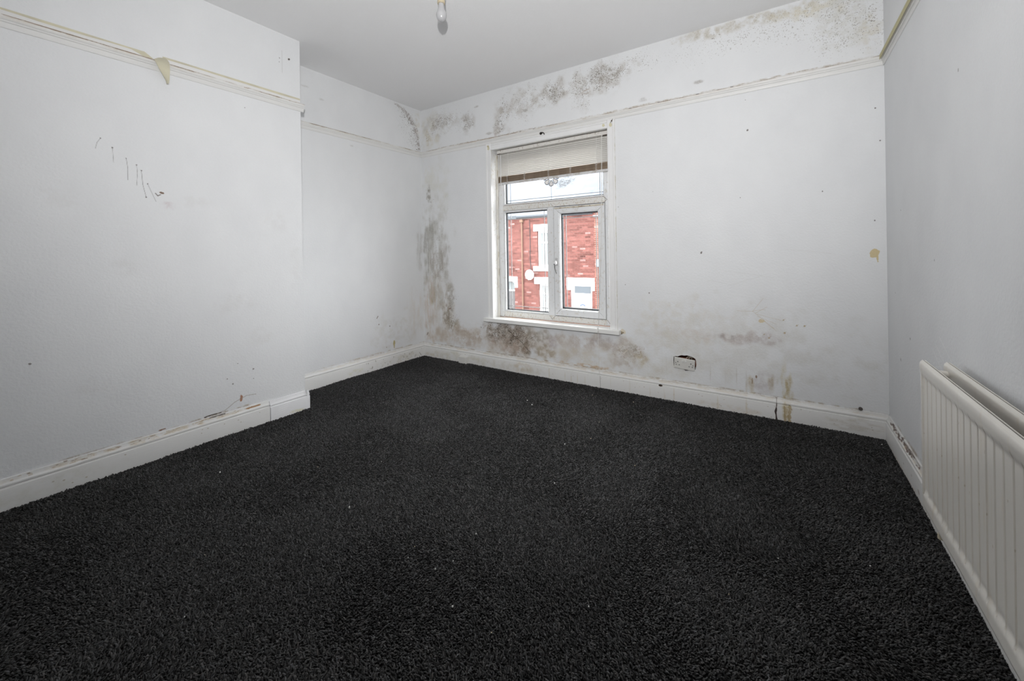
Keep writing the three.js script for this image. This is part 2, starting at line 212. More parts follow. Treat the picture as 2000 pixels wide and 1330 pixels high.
{
  const P = [0.4, 0.39, 0.38];
  pc.line([[2.685, 1.804], [2.698, 1.78], [2.705, 1.745]], 0.001, P, 0.45); pc.line([[2.639, 1.764], [2.635, 1.684]], 0.0008, P, 0.5); pc.line([[2.584, 1.716], [2.578, 1.66], [2.579, 1.597]], 0.001, P, 0.55);
  pc.line([[2.541, 1.686], [2.538, 1.64], [2.542, 1.571]], 0.0008, P, 0.55); pc.line([[2.521, 1.658], [2.516, 1.58], [2.502, 1.509]], 0.001, P, 0.6); pc.line([[2.495, 1.586], [2.459, 1.489]], 0.0008, P, 0.6);
  for (const [z, y] of [[2.685, 1.804], [2.639, 1.764], [2.584, 1.716], [2.541, 1.686], [2.521, 1.658], [2.495, 1.586], [2.502, 1.509]]) pc.chip(z, y, 0.0032, 0.0032, [0.4, 0.39, 0.38], 0.8);
  pc.line([[2.46, 1.535], [2.45, 1.522], [2.438, 1.53]], 0.0022, [0.36, 0.33, 0.31], 0.8); pc.chip(2.43, 1.54, 0.013, 0.006, [0.48, 0.39, 0.33], 0.95, 0.5); pc.film(2.4, 1.47, 0.04, 0.03, { col: [0.8, 0.75, 0.76], a: 0.8 });
  pc.chip(2.033, 0.216, 0.008, 0.024, [0.66, 0.48, 0.38]); pc.line([[2.2, 0.155], [2.126, 0.165], [2.07, 0.2], [2.0, 0.222], [1.941, 0.215]], 0.0016, [0.62, 0.58, 0.54], 0.8);
  pc.chip(1.681, 2.614, 0.006, 0.009, DARK, 0.9, 0.7); for (const [z, y, r] of [[1.748, 2.599, 0.004], [1.75, 2.57, 0.003], [1.983, 2.171, 0.004], [1.955, 0.392, 0.008], [1.956, 0.325, 0.006], [2.112, 0.364, 0.004], [2.08, 0.322, 0.006], [2.94, 0.66, 0.006], [2.05, 0.45, 0.004]]) pc.chip(z, y, r * 0.7, r * 0.8, [0.5, 0.48, 0.47], 0.8);
  for (const [z, y, a, b] of [[2.05, 0.85, 0.13, 0.1], [2.6, 1.1, 0.1, 0.08], [2.7, 0.5, 0.12, 0.05], [2.35, 0.34, 0.06, 0.025], [2.4, 0.3, 0.04, 0.02], [1.8, 1.4, 0.12, 0.1], [2.25, 1.5, 0.1, 0.05], [2.85, 1.5, 0.12, 0.1], [1.9, 0.6, 0.1, 0.08], [1.66, 1.1, 0.06, 0.2]]) pc.film(z, y, a, b, { col: [0.82, 0.81, 0.8], a: 0.22, s: Math.round(z * 100) });
  pc.film(2.2, 0.155, 0.3, 0.01, { col: BROWN, a: 0.7, fx: 40, fy: 50 }); pc.film(2.6, 0.153, 0.35, 0.006, { col: BROWN, a: 0.5, fx: 40, fy: 50 }); pc.line([[2.24, 0.157], [2.2, 0.16], [2.15, 0.158]], 0.003, DARK, 0.9, 0.4); pc.chip(2.45, 0.159, 0.02, 0.004, [0.5, 0.36, 0.28]);
  pc.line([[1.73, 2.66], [1.73, 2.5]], 0.002, [0.8, 0.8, 0.8], 0.6);
}
const breastMat = paintMat(pc.texture());
const pr = new Paint(ZF, H, 260, WHITE, 4);
{
  for (const [z, y, r] of [[0.06, 1.85, 0.004], [0.2, 0.9, 0.006], [0.35, 1.35, 0.004], [0.5, 0.7, 0.006], [1.2, 1.78, 0.005], [0.3, 0.55, 0.006], [0.9, 1.1, 0.004]]) pr.chip(z, y, r, r, [0.62, 0.61, 0.6], 0.8);
  for (const [z, y] of [[0.9, 0.75], [0.86, 0.72], [0.95, 0.79]]) pr.line([[z, y], [z + 0.16, y - 0.08]], 0.002, [0.95, 0.95, 0.95], 0.8);
  pr.film(0.7, 0.158, 0.6, 0.012, { col: BROWN, a: 0.8, fx: 30, fy: 40 });
}
const wallRightMat = paintMat(pr.texture());
const plain = new THREE.MeshStandardMaterial({ color: new THREE.Color().setRGB(...WHITE, THREE.SRGBColorSpace), roughness: 0.62, bumpMap: plaster, bumpScale: 0.0012 });

// ---------------------------------------------------------------- room shell
const OX0 = 0.975, OX1 = 2.215, OY0 = 0.475, OY1 = 2.196;           // rough window opening
{
  const s = new THREE.Shape([[-0.12, -0.02], [W + 0.12, -0.02], [W + 0.12, H + 0.02], [-0.12, H + 0.02]].map((p) => new THREE.Vector2(...p)));
  s.holes.push(new THREE.Path([[OX0, OY0], [OX0, OY1], [OX1, OY1], [OX1, OY0]].map((p) => new THREE.Vector2(...p))));
  const inner = s.clone();
  inner.holes.push(new THREE.Path([[2.697, 0.27], [2.694, 0.312], [2.698, 0.339], [2.712, 0.345], [2.727, 0.344], [2.742, 0.352], [2.756, 0.357], [2.775, 0.356], [2.79, 0.36], [2.807, 0.358], [2.823, 0.354], [2.838, 0.349], [2.851, 0.341], [2.855, 0.33], [2.858, 0.3], [2.852, 0.262], [2.78, 0.24], [2.77, 0.252]].map((p) => new THREE.Vector2(...p))));
  const gi = new THREE.ExtrudeGeometry(inner, { depth: 0.07, bevelEnabled: false }); gi.translate(0, 0, -0.07);
  const back = struct('wall_back', gi, wallBackMat, 'white painted window wall with black mould and damp stains', 'wall');
  const box = s.clone(); box.holes.push(inner.holes[1]);                // the socket hole goes on into the brickwork
  const g1 = new THREE.ExtrudeGeometry(box, { depth: 0.08, bevelEnabled: false }), g2 = new THREE.ExtrudeGeometry(s, { depth: 0.12, bevelEnabled: false }); g1.translate(0, 0, -0.15); g2.translate(0, 0, -0.27); const go = [g1, g2];
  mesh('brick_leaf', go, new THREE.MeshStandardMaterial({ color: new THREE.Color(0.33, 0.16, 0.11), roughness: 0.95 }), back);
}
struct('wall_left', slab(-0.12, 0, -0.02, H + 0.02, 0, ZC + 0.1), wallLeftMat, 'white alcove wall between chimney breast and window wall', 'wall');
struct('wall_chimney', slab(-0.12, XB, -0.02, H + 0.02, ZC, ZF), breastMat, 'white chimney breast wall with pencil strokes', 'wall');
struct('wall_right', slab(W, W + 0.12, -0.02, H + 0.02, 0, ZF), wallRightMat, 'plain white wall behind the radiator', 'wall');
struct('wall_front', slab(-0.12, W + 0.12, -0.02, H + 0.02, ZF, ZF + 0.12), plain, 'plain white wall facing the window', 'wall');
struct('ceiling', slab(-0.12, W + 0.12, H, H + 0.12, -0.27, ZF + 0.12), new THREE.MeshStandardMaterial({ color: new THREE.Color(0.87, 0.87, 0.875), roughness: 0.85, bumpMap: plaster, bumpScale: 0.001 }), 'flat white painted ceiling', 'ceiling');

// carpet: backing with slow waves, and the pile on it
const carpetWave = (x, z) => (fbm(x * 3.1, z * 3.1, 71, 2) - 0.5) * 0.01;
{
  const g = new THREE.PlaneGeometry(W, ZF, 130, 130); g.rotateX(-Math.PI / 2); g.translate(W / 2, 0, ZF / 2);
  const p = g.attributes.position; for (let i = 0; i < p.count; i++) p.setY(i, carpetWave(p.getX(i), p.getZ(i)) - 0.002); g.computeVertexNormals();
  const t = tex(512, 512, (i, j) => { const a = vn(i / 3, j / 3, 5, 0) * 0.14 + 0.05; return [a, a * 0.97, a * 0.96]; }, { repeat: [5, 5] });
  const f = struct('floor', join([metres(g), slab(-0.12, W + 0.12, -0.1, -0.012, -0.27, ZF + 0.12)]), new THREE.MeshStandardMaterial({ map: t, roughness: 1 }), 'charcoal carpeted floor', 'floor');
  const tuft = (() => {                                              // a short bent clump of yarn, four-sided
    const pos = [], idx = [], rings = [[0.0027, 0, 0], [0.0028, 0.004, 0.0005], [0.0021, 0.0076, 0.0018], [0.0004, 0.0096, 0.0036]];
    rings.forEach(([r, y, b], k) => { for (let q = 0; q < 4; q++) pos.push(b + r * Math.cos(q * Math.PI / 2 + k * 0.3), y, r * Math.sin(q * Math.PI / 2 + k * 0.3)); });
    for (let k = 0; k < 3; k++) for (let q = 0; q < 4; q++) { const a = 4 * k + q, b = 4 * k + (q + 1) % 4; idx.push(a, a + 4, b, b, a + 4, b + 4); }
    const q = new THREE.BufferGeometry(); q.setAttribute('position', new THREE.Float32BufferAttribute(pos, 3)); q.setIndex(idx); q.computeVertexNormals(); return q;
  })();
  const R = rng(9), dx = 0.0052, nx = Math.floor(W / dx), nz = Math.floor(3.25 / dx), ok = [];
  for (let j = 0; j < nz; j++) for (let i = 0; i < nx; i++) {
    const x = (i + R()) * dx, z = (j + R()) * dx; if (z > ZC - 0.022 && x < XB + 0.022) { R(); continue; }
    if (x < 0.008 || z < 0.008 || x > W - 0.01) continue; ok.push([x, z]);
  }
  const im = new THREE.InstancedMesh(tuft, new THREE.MeshStandardMaterial({ color: 0xffffff, roughness: 0.6 }), ok.length), m = new THREE.Matrix4(), qt = new THREE.Quaternion(), e = new THREE.Euler(), c = new THREE.Color();
  ok.forEach(([x, z], k) => {
    const lean = 0.15 + 0.7 * R(), turn = fbm(x * 2.2, z * 2.2, 15, 2) * 9 + (R() - 0.5) * 4.2, s = 0.8 + 0.5 * R();
    e.set(0, turn, -lean, 'YXZ'); qt.setFromEuler(e); m.compose(new THREE.Vector3(x, carpetWave(x, z) - 0.002, z), qt, new THREE.Vector3(s, s * (0.8 + 0.5 * R()), s)); im.setMatrixAt(k, m);
    const worn = fbm(x * 1.7, z * 1.7, 33, 3), v = Math.pow(R(), 3.0) * 0.085 + 0.0022 + 0.012 * (worn - 0.5), warm = (R() - 0.5) * 0.12; im.setColorAt(k, c.setRGB(v * (1.02 + warm), v, v * (1.0 - warm)));
  });
  im.name = 'carpet_pile'; im.userData = { kind: 'stuff', label: 'charcoal flecked carpet pile covering the whole floor', category: 'carpet' }; sh(im); scene.add(im);
}

// ---------------------------------------------------------------- skirting boards and picture rails
const BH = 0.148, BT = 0.022;
const skirting = [[0, 0], [BT, 0], [BT, 0.1], [BT - 0.001, 0.104], [0.014, 0.107], [0.0135, 0.111], [0.0175, 0.1145], [0.0185, 0.119], [0.017, 0.1235], [0.0125, 0.127], [0.011, 0.131], [0.008, 0.138], [0.0065, BH - 0.001], [0.0055, BH], [0, BH]];
const RT = 2.311, rail0 = [[0, 0], [0.006, 0], [0.010, 0.006], [0.012, 0.014], [0.013, 0.024], [0.019, 0.028], [0.020, 0.033], [0.0255, 0.037], [0.03, 0.043], [0.031, 0.05], [0.029, 0.056], [0.024, 0.058], [0.02, 0.055], [0.014, 0.055], [0.010, 0.062], [0, 0.062]], rail = rail0.map(([d, y]) => [d * 0.75, y]);
function boardPaint(L, h, seed, f, base = [0.89, 0.888, 0.88]) { const p = new Paint(L, h, Math.min(500, Math.floor(2040 / L)), base, seed, 0.012); f(p); const t = p.texture(); t.repeat.set(1, 1); return new THREE.MeshPhysicalMaterial({ map: t, roughness: 0.42, clearcoat: 0.15, clearcoatRoughness: 0.3, bumpMap: plaster, bumpScale: 0.0004 }); }
const spread = (p, seed, n, L, h, f) => { const R = rng(seed); for (let k = 0; k < n; k++) f(R() * L, R() * h, R); };
const dirtTop = (p, L, seed, a = 0.7) => { p.film(L / 2, 0.135, L * 0.72, 0.012, { col: [0.8, 0.74, 0.65], a: a * 0.8, fx: 25, fy: 60, s: seed }); p.film(L / 2, 0.146, L * 0.72, 0.005, { col: [0.6, 0.53, 0.44], a: a * 0.8, fx: 40, fy: 60, s: seed + 1 }); };
const mBase = boardPaint(W, BH, 21, (p) => {
  dirtTop(p, W, 5, 0.7);
  p.film(0.5, 0.05, 0.5, 0.06, { col: [0.78, 0.76, 0.69], a: 0.6 }); p.film(1.35, 0.07, 0.14, 0.05, { col: [0.74, 0.66, 0.54], a: 0.7 }); p.film(1.2, 0.05, 0.5, 0.05, { col: [0.8, 0.78, 0.73], a: 0.6 }); p.film(0.12, 0.03, 0.14, 0.03, { col: [0.76, 0.7, 0.58], a: 0.6 });
  for (const x of [1.62, 1.78, 1.84, 1.9, 1.97, 2.2, 2.36, 2.52, 2.63, 2.7, 3.0, 3.18]) p.film(x, 0.05, 0.007, 0.07, { col: [0.78, 0.73, 0.64], a: 0.6, fx: 90, fy: 8, s: Math.round(x * 50) });
  p.film(3.415, 0.06, 0.035, 0.09, { col: [0.7, 0.62, 0.45], a: 0.9, fx: 60, fy: 14 }); p.line([[3.4, 0.1], [3.403, 0.0]], 0.004, [0.66, 0.58, 0.42], 0.7, 0.4); p.line([[3.43, 0.11], [3.425, 0.0]], 0.009, [0.66, 0.58, 0.42], 0.7, 0.4);
  p.line([[3.357, 0.11], [3.352, 0.06], [3.355, 0]], 0.0045, [0.16, 0.1, 0.07], 0.95, 0.3); p.line([[3.357, 0.148], [3.357, 0.11]], 0.0015, [0.3, 0.25, 0.2], 0.8);
  p.film(3.1, 0.03, 0.3, 0.03, { col: [0.8, 0.75, 0.68], a: 0.5 }); p.film(3.75, 0.06, 0.2, 0.05, { col: [0.74, 0.71, 0.66], a: 0.6, fx: 20, fy: 80 });
  spread(p, 4, 60, W, 0.1, (x, y, R) => p.chip(x, y, 0.002 + R() * 0.003, 0.0015 + R() * 0.002, [0.62, 0.58, 0.52], 0.5));
  p.chip(2.6, 0.105, 0.015, 0.006, [0.2, 0.15, 0.1]); p.line([[2.11, 0.1], [2.11, 0]], 0.0012, [0.4, 0.38, 0.36], 0.6);
});
struct('baseboard_back', sweep(skirting, W, 130, (u, d, y) => [u, y, d], BH, 0.0008, 3), mBase, 'white skirting board with drips under the window', 'skirting board');
{
  const b = mesh('patch_block', new RoundedBoxGeometry(0.105, 0.076, 0.036, 2, 0.005).translate(0.612, 0.038, 0.039), new THREE.MeshStandardMaterial({ color: new THREE.Color(0.72, 0.71, 0.68), roughness: 0.55 }), scene.getObjectByName('baseboard_back')); b.userData.label = 'white filler block on the skirting face';
}
const mBaseL = boardPaint(ZC, BH, 22, (p) => { dirtTop(p, ZC, 15, 0.4); p.film(0.35, 0.05, 0.4, 0.05, { col: [0.79, 0.77, 0.71], a: 0.6 }); p.film(0.9, 0.05, 0.12, 0.03, { col: [0.8, 0.79, 0.68], a: 0.7 }); spread(p, 6, 40, 0.8, 0.1, (x, y, R) => p.chip(x, y, 0.002 + R() * 0.003, 0.003 + R() * 0.008, [0.52, 0.5, 0.46], 0.6)); p.line([[0.1, 0.06], [0.07, 0.02]], 0.002, GREY, 0.8); });
struct('baseboard_left', sweep(skirting, ZC - 0.002, 50, (u, d, y) => [d, y, u], BH, 0.0006, 4), mBaseL, 'white skirting board inside the alcove', 'skirting board');
const LB = ZF - 1.862, mBaseC = boardPaint(LB, BH, 23, (p) => {
  p.film(0.6, 0.135, 0.7, 0.016, { col: [0.76, 0.7, 0.6], a: 0.8, fx: 40, fy: 60 }); spread(p, 8, 70, 1.3, 0.016, (x, y, R) => p.chip(x + 0.05, y + 0.13, 0.004 + R() * 0.01, 0.0012 + R() * 0.0014, R() < 0.25 ? [0.48, 0.4, 0.33] : [0.7, 0.62, 0.52], 0.55)); p.chip(0.1, 0.136, 0.04, 0.004, [0.62, 0.46, 0.3]);
  p.line([[0.27, 0.146], [0.35, 0.147]], 0.003, DARK, 0.9, 0.4); spread(p, 9, 14, 1.4, 0.1, (x, y, R) => p.chip(x, y, 0.004, 0.003, [0.66, 0.62, 0.54], 0.7)); p.film(1.1, 0.06, 0.4, 0.05, { col: [0.82, 0.81, 0.77], a: 0.5 });
});
const bc = struct('baseboard_chimney', sweep(skirting, LB, 70, (u, d, y) => [XB + d, y, 1.862 + u], BH, 0.0006, 5), mBaseC, 'white skirting board along the chimney breast with flaking top', 'skirting board');
{ // newer length of skirting that wraps the corner, a little lower than the old one
  const m = boardPaint(0.26, BH, 24, (p) => { p.film(0.16, 0.015, 0.08, 0.02, { col: [0.8, 0.78, 0.55], a: 0.8 }); for (let k = 0; k < 5; k++) p.line([[0.02 + k * 0.012, 0.03 + k * 0.016], [0.09 + k * 0.01, 0.04 + k * 0.016]], 0.0012, [0.97, 0.97, 0.97], 0.8); }, [0.915, 0.915, 0.92]);
  const low = skirting.map(([d, y]) => [d ? d + 0.002 : 0, y * 0.93]);
  mesh('corner_length', sweep(low, 1.858 - ZC + 0.024, 12, (u, d, y) => [XB + d, y, 1.858 - u], BH, 0.0004, 6), m, bc).userData.label = 'newer length of skirting at the chimney corner';
  mesh('return_length', sweep(low, XB + 0.022, 12, (u, d, y) => [XB + 0.022 - u, y, ZC - d], BH, 0.0004, 7), m, bc);
}
const mBaseR = boardPaint(ZF, BH, 25, (p) => {
  p.film(0.75, 0.142, 0.75, 0.008, { col: [0.3, 0.22, 0.17], a: 1, fx: 25, fy: 60 }); spread(p, 12, 60, 1.3, 0.018, (x, y, R) => p.chip(x + 0.1, y + 0.128, 0.008 + R() * 0.016, 0.002 + R() * 0.003, [0.28, 0.2, 0.16], 0.85)); p.film(0.8, 0.13, 0.9, 0.01, { col: [0.84, 0.77, 0.66], a: 0.6 });
  spread(p, 14, 16, 1.2, 0.09, (x, y, R) => p.line([[x, y], [x + 0.05 * R(), y - 0.03 * R()]], 0.0015, [0.95, 0.95, 0.95], 0.8)); for (const [x, y] of [[0.6, 0.06], [0.72, 0.04], [0.9, 0.1], [0.45, 0.05]]) p.chip(x, y, 0.012, 0.004, [0.45, 0.36, 0.28], 0.8, -0.5); p.film(0.5, 0.01, 0.6, 0.008, { col: [0.8, 0.74, 0.66], a: 0.7 });
});
struct('baseboard_right', sweep(skirting, ZF, 120, (u, d, y) => [W - d, y, u], BH, 0.0008, 8), mBaseR, 'white skirting board with brown flaking top beside radiator', 'skirting board');
struct('baseboard_front', sweep(skirting, W - XB, 20, (u, d, y) => [XB + u, y, ZF - d], BH, 0, 9), boardPaint(W - XB, BH, 26, () => {}), 'white skirting board facing the window', 'skirting board');

const railPaint = (L, seed, f, base) => boardPaint(L, 0.062, seed, (p) => { p.film(L / 2, 0.054, L * 0.8, 0.006, { col: [0.5, 0.43, 0.35], a: 1.2, fx: 9, fy: 30 }); p.film(L / 2, 0.045, L * 0.7, 0.008, { col: [0.8, 0.76, 0.7], a: 0.5, fx: 20, fy: 60, s: 4 }); f?.(p); }, base);
struct('trim_1', sweep(rail, W, 90, (u, d, y) => [u, RT - 0.062 + y, d], 0.062, 0.0005, 11), railPaint(W, 31, (p) => { for (const x of [1.35, 1.5, 1.58, 1.1, 2.4, 2.62, 2.9, 3.12]) p.chip(x, 0.056, 0.012, 0.004, DARK, 0.9); p.film(0.8, 0.057, 0.5, 0.006, { col: [0.62, 0.5, 0.34], a: 0.9 }); }), 'white moulded picture rail above the window', 'picture rail');
struct('trim_2', sweep(rail, ZC, 40, (u, d, y) => [d, RT - 0.062 + y, u], 0.062, 0.0004, 12), railPaint(ZC, 32), 'white moulded picture rail in the alcove', 'picture rail');
const rb = struct('trim_3', sweep(rail, ZF - ZC + 0.02, 70, (u, d, y) => [XB + d, RT - 0.062 + y, ZC - 0.02 + u], 0.062, 0.0004, 13), railPaint(ZF - ZC, 33, (p) => { spread(p, 40, 26, 1.4, 0.008, (x, y, R) => p.chip(x, 0.05 + y, 0.01 + 0.03 * R(), 0.002, [0.6, 0.52, 0.45], 0.7)); }), 'white moulded picture rail on the chimney breast', 'picture rail');
mesh('return_length', sweep(rail, XB, 12, (u, d, y) => [XB - u, RT - 0.062 + y, ZC - d], 0.062, 0, 14), railPaint(XB, 34), rb);
struct('trim_4', sweep(rail, ZF, 90, (u, d, y) => [W - d, RT - 0.062 + y, u], 0.062, 0.0006, 15), railPaint(ZF, 35), 'white moulded picture rail above the radiator wall', 'picture rail');

// ---------------------------------------------------------------- peeling masking tape above the rails
const tapePainted = new THREE.MeshStandardMaterial({ color: new THREE.Color(0.76, 0.755, 0.745), roughness: 0.6 });
const tapeBare = new THREE.MeshStandardMaterial({ map: tex(256, 64, (i, j) => { const n = fbm(i / 20, j / 8, 4, 3) * 0.14; return [0.87 - n, 0.85 - n, 0.74 - n * 0.7]; }), roughness: 0.55 });
function ribbon(outline, x, t, along) {                              // a thin sheet standing on a wall: outline in (z, y), thickness t along x
  const s = new THREE.Shape(outline.map((p) => new THREE.Vector2(...p))), g = new THREE.ExtrudeGeometry(s, { depth: t, bevelEnabled: false });
  g.applyMatrix4(new THREE.Matrix4().makeBasis(new THREE.Vector3(0, 0, 1), new THREE.Vector3(0, 1, 0), new THREE.Vector3(along, 0, 0)).setPosition(x, 0, 0));
  if (along > 0) { const p = g.index; g.scale(1, 1, 1); const a = g.attributes.position.array; for (let i = 0; i < a.length; i += 9) for (let k = 0; k < 3; k++) { const q = a[i + 3 + k]; a[i + 3 + k] = a[i + 6 + k]; a[i + 6 + k] = q; } g.computeVertexNormals(); }
  return metres(g);
}
const edgeWave = (z) => 0.003 * (fbm(z * 6, 0, 61, 2) - 0.5);
function tapeStrip(name, label, x, z0, z1, along, y0, y1, bare, tail) {
  const t = thing(name, label, 'tape', [0, 0, 0], 'old masking tape on the picture rails'), lo = [], mid = [], hi = [], n = 16;
  for (let k = 0; k <= n; k++) { const z = mix(z0, z1, k / n); lo.push([z, y0]); mid.push([z, y1 - bare * (0.8 + 0.5 * vn(z * 8, 3))]); hi.push([z, y1 + edgeWave(z)]); }
  mesh('painted_band', ribbon([...lo, ...mid.slice().reverse()], x, 0.0006, along), tapePainted, t).userData.label = 'tape painted over white';
  mesh('bare_edge', ribbon([...mid, ...hi.slice().reverse()], x, 0.0006, along), tapeBare, t).userData.label = 'unpainted yellowed tape edge';
  if (tail) mesh('torn_end', ribbon(tail, x, 0.0008, along), tapeBare, t);
  return t;
}
delete tapeStrip.x;
{
  const a = tapeStrip('masking_tape', 'yellowed masking tape over chimney breast rail, ending in a torn wedge', XB + 0.0002, 2.5, 3.4, 1, 2.3115, 2.342, 0.011, [[2.56, 2.333], [2.5, 2.3415], [2.455, 2.3115], [2.5, 2.3115]]);
  delete a.userData.group;
  const b = tapeStrip('masking_tape', 'yellowed masking tape over chimney breast rail, its end hanging as a peeled flap', XB + 0.0002, 1.602, 2.418, 1, 2.3115, 2.346, 0.012);
  delete b.userData.group;
  const pos = [], idx = [], prof = [[2.4, 2.337, 2.415, 2.342, 0.001], [2.398, 2.325, 2.44, 2.328, 0.016], [2.397, 2.308, 2.464, 2.306, 0.034], [2.397, 2.285, 2.458, 2.285, 0.044], [2.398, 2.255, 2.447, 2.258, 0.047], [2.399, 2.225, 2.43, 2.226, 0.046], [2.4, 2.2, 2.416, 2.2, 0.044], [2.403, 2.178, 2.411, 2.178, 0.043]];
  const N = 4; prof.forEach(([za, ya, zb, yb, off]) => { for (let k = 0; k <= N; k++) { const t = k / N; pos.push(XB + off + 0.006 * Math.sin(t * Math.PI) - 0.008 * t, mix(ya, yb, t), mix(za, zb, t)); } });
  for (let r = 0; r + 1 < prof.length; r++) for (let k = 0; k < N; k++) { const i = r * (N + 1) + k; idx.push(i, i + N + 1, i + 1, i + 1, i + N + 1, i + N + 2); }
  const nv = pos.length / 3; for (let i = 0; i < nv; i++) pos.push(pos[3 * i] - 0.0007, pos[3 * i + 1], pos[3 * i + 2]); const m0 = idx.length; for (let i = 0; i < m0; i += 3) idx.push(idx[i] + nv, idx[i + 2] + nv, idx[i + 1] + nv);
  const g = new THREE.BufferGeometry(); g.setAttribute('position', new THREE.Float32BufferAttribute(pos, 3)); g.setIndex(idx); g.setAttribute('uv', new THREE.Float32BufferAttribute(pos.flatMap((v, i) => (i % 3 ? [v] : [])), 2)); g.computeVertexNormals();
  mesh('peeled_flap', g, new THREE.MeshPhysicalMaterial({ map: tapeBare.map, roughness: 0.6, side: THREE.DoubleSide }), b).userData.label = 'yellow tape end hanging loose';
  const c = thing('masking_tape', 'yellowed masking tape on the upper edge of rail above the radiator', 'tape'), up = [], dn = [];
  for (let k = 0; k <= 20; k++) { const z = 0.028 + k / 20 * 1.8; up.push([z, 2.3055 + edgeWave(z)]); dn.push([z, 2.282 - 0.008 * vn(z * 5, 1)]); }
  mesh('tape_strip', ribbon([...dn, ...up.reverse()], W - 0.0243, 0.0006, -1), new THREE.MeshStandardMaterial({ color: new THREE.Color(0.5, 0.46, 0.25), roughness: 0.6 }), c);
}

// ---------------------------------------------------------------- window
const gloss = (r, g, b, rough = 0.35) => new THREE.MeshPhysicalMaterial({ color: new THREE.Color(r, g, b), roughness: rough, clearcoat: 0.2, clearcoatRoughness: 0.25 });
const grimy = (seed, base, dirt, amount, fx = 30, fy = 30) => new THREE.MeshPhysicalMaterial({ map: tex(512, 512, (i, j) => { const n = step(1 - amount, 1 - amount * 0.4, fbm(i / 512 * fx, j / 512 * fy, seed, 4, 0)) * 0.7, q = hash(i, j, seed) * 0.01; return base.map((v, k) => mix(v, dirt[k], n) - q); }), roughness: 0.38, clearcoat: 0.15 });
const upvc = grimy(3, [0.9, 0.905, 0.91], [0.8, 0.78, 0.74], 0.4, 60, 60), upvcDirty = grimy(5, [0.89, 0.885, 0.87], [0.72, 0.66, 0.57], 0.44, 120, 90), woodWhite = grimy(7, [0.905, 0.905, 0.9], [0.82, 0.79, 0.73], 0.4, 60, 60);
const rubber = new THREE.MeshStandardMaterial({ color: new THREE.Color(0.02, 0.025, 0.03), roughness: 0.6 }), grime = new THREE.MeshStandardMaterial({ color: new THREE.Color(0.12, 0.07, 0.04), roughness: 0.9 });
const glass = new THREE.MeshPhysicalMaterial({ color: 0xffffff, transmission: 1, thickness: 0, roughness: 0, ior: 1.45 });
const win = struct('window_1', null, null, 'white plastic window with fanlight, fixed pane and opening casement', 'window');
function bevelBox(x0, x1, y0, y1, z0, z1, b = 0.004) { return slab(x0, x1, y0, y1, z0, z1, Math.min(b, (x1 - x0) / 2.1, (y1 - y0) / 2.1, (z1 - z0) / 2.1)); }
function mitred(x0, x1, y0, y1, w, z0, z1, mat, parent, name, gap = 0.0005, bev = 0.003) {   // four mitred lengths of frame
  const sides = [[[x0, y0], [x1, y0], [x1 - w, y0 + w], [x0 + w, y0 + w]], [[x1, y0], [x1, y1], [x1 - w, y1 - w], [x1 - w, y0 + w]], [[x1, y1], [x0, y1], [x0 + w, y1 - w], [x1 - w, y1 - w]], [[x0, y1], [x0, y0], [x0 + w, y0 + w], [x0 + w, y1 - w]]];
  for (const s of sides) {
    const c = s.reduce((a, p) => [a[0] + p[0] / 4, a[1] + p[1] / 4], [0, 0]), q = s.map((p) => [p[0] + Math.sign(c[0] - p[0]) * (gap + bev), p[1] + Math.sign(c[1] - p[1]) * (gap + bev)]);
    const g = new THREE.ExtrudeGeometry(new THREE.Shape(q.map((p) => new THREE.Vector2(...p))), { depth: Math.max(0.001, z1 - z0 - 2 * bev), bevelEnabled: bev > 0, bevelThickness: bev, bevelSize: bev, bevelSegments: 2 });
    g.translate(0, 0, z0 + bev); mesh(name, metres(g), mat, parent);
  }
}
const FX0 = 0.99, FX1 = 2.2, FY0 = 0.506, FY1 = 2.184, ZA = -0.1, ZG = -0.142;    // frame, front plane, glass plane
// timber lining of the opening
mesh('reveal_lining', slab(OX0, 0.985, OY0, OY1, -0.2, 0.0), woodWhite, win); mesh('reveal_lining', slab(2.205, OX1, OY0, OY1, -0.2, 0.0), woodWhite, win); mesh('reveal_lining', slab(0.985, 2.205, 2.186, OY1, -0.2, 0.0), woodWhite, win);
// old sash stop inside the left reveal
mesh('sash_stop', bevelBox(0.985, 1.0, 0.506, 2.15, -0.1, -0.075, 0.003), grimy(9, [0.88, 0.87, 0.84], [0.66, 0.6, 0.5], 0.45, 90, 16), win);
// outer frame: two jambs, head, bottom rail, transom, mullion
mesh('frame_jamb', bevelBox(FX0, 1.052, FY0, FY1, -0.165, ZA), upvc, win); mesh('frame_jamb', bevelBox(2.13, FX1, FY0, FY1, -0.165, ZA), upvc, win);
mesh('frame_head', bevelBox(1.052, 2.13, 2.12, FY1, -0.165, ZA), upvc, win); mesh('frame_rail', bevelBox(1.052, 2.13, FY0, 0.56, -0.165, ZA), upvcDirty, win);
mesh('transom', bevelBox(1.052, 2.13, 1.578, 1.63, -0.165, ZA + 0.004), upvcDirty, win); mesh('mullion', bevelBox(1.57, 1.628, 0.56, 1.578, -0.165, ZA + 0.002), upvc, win);
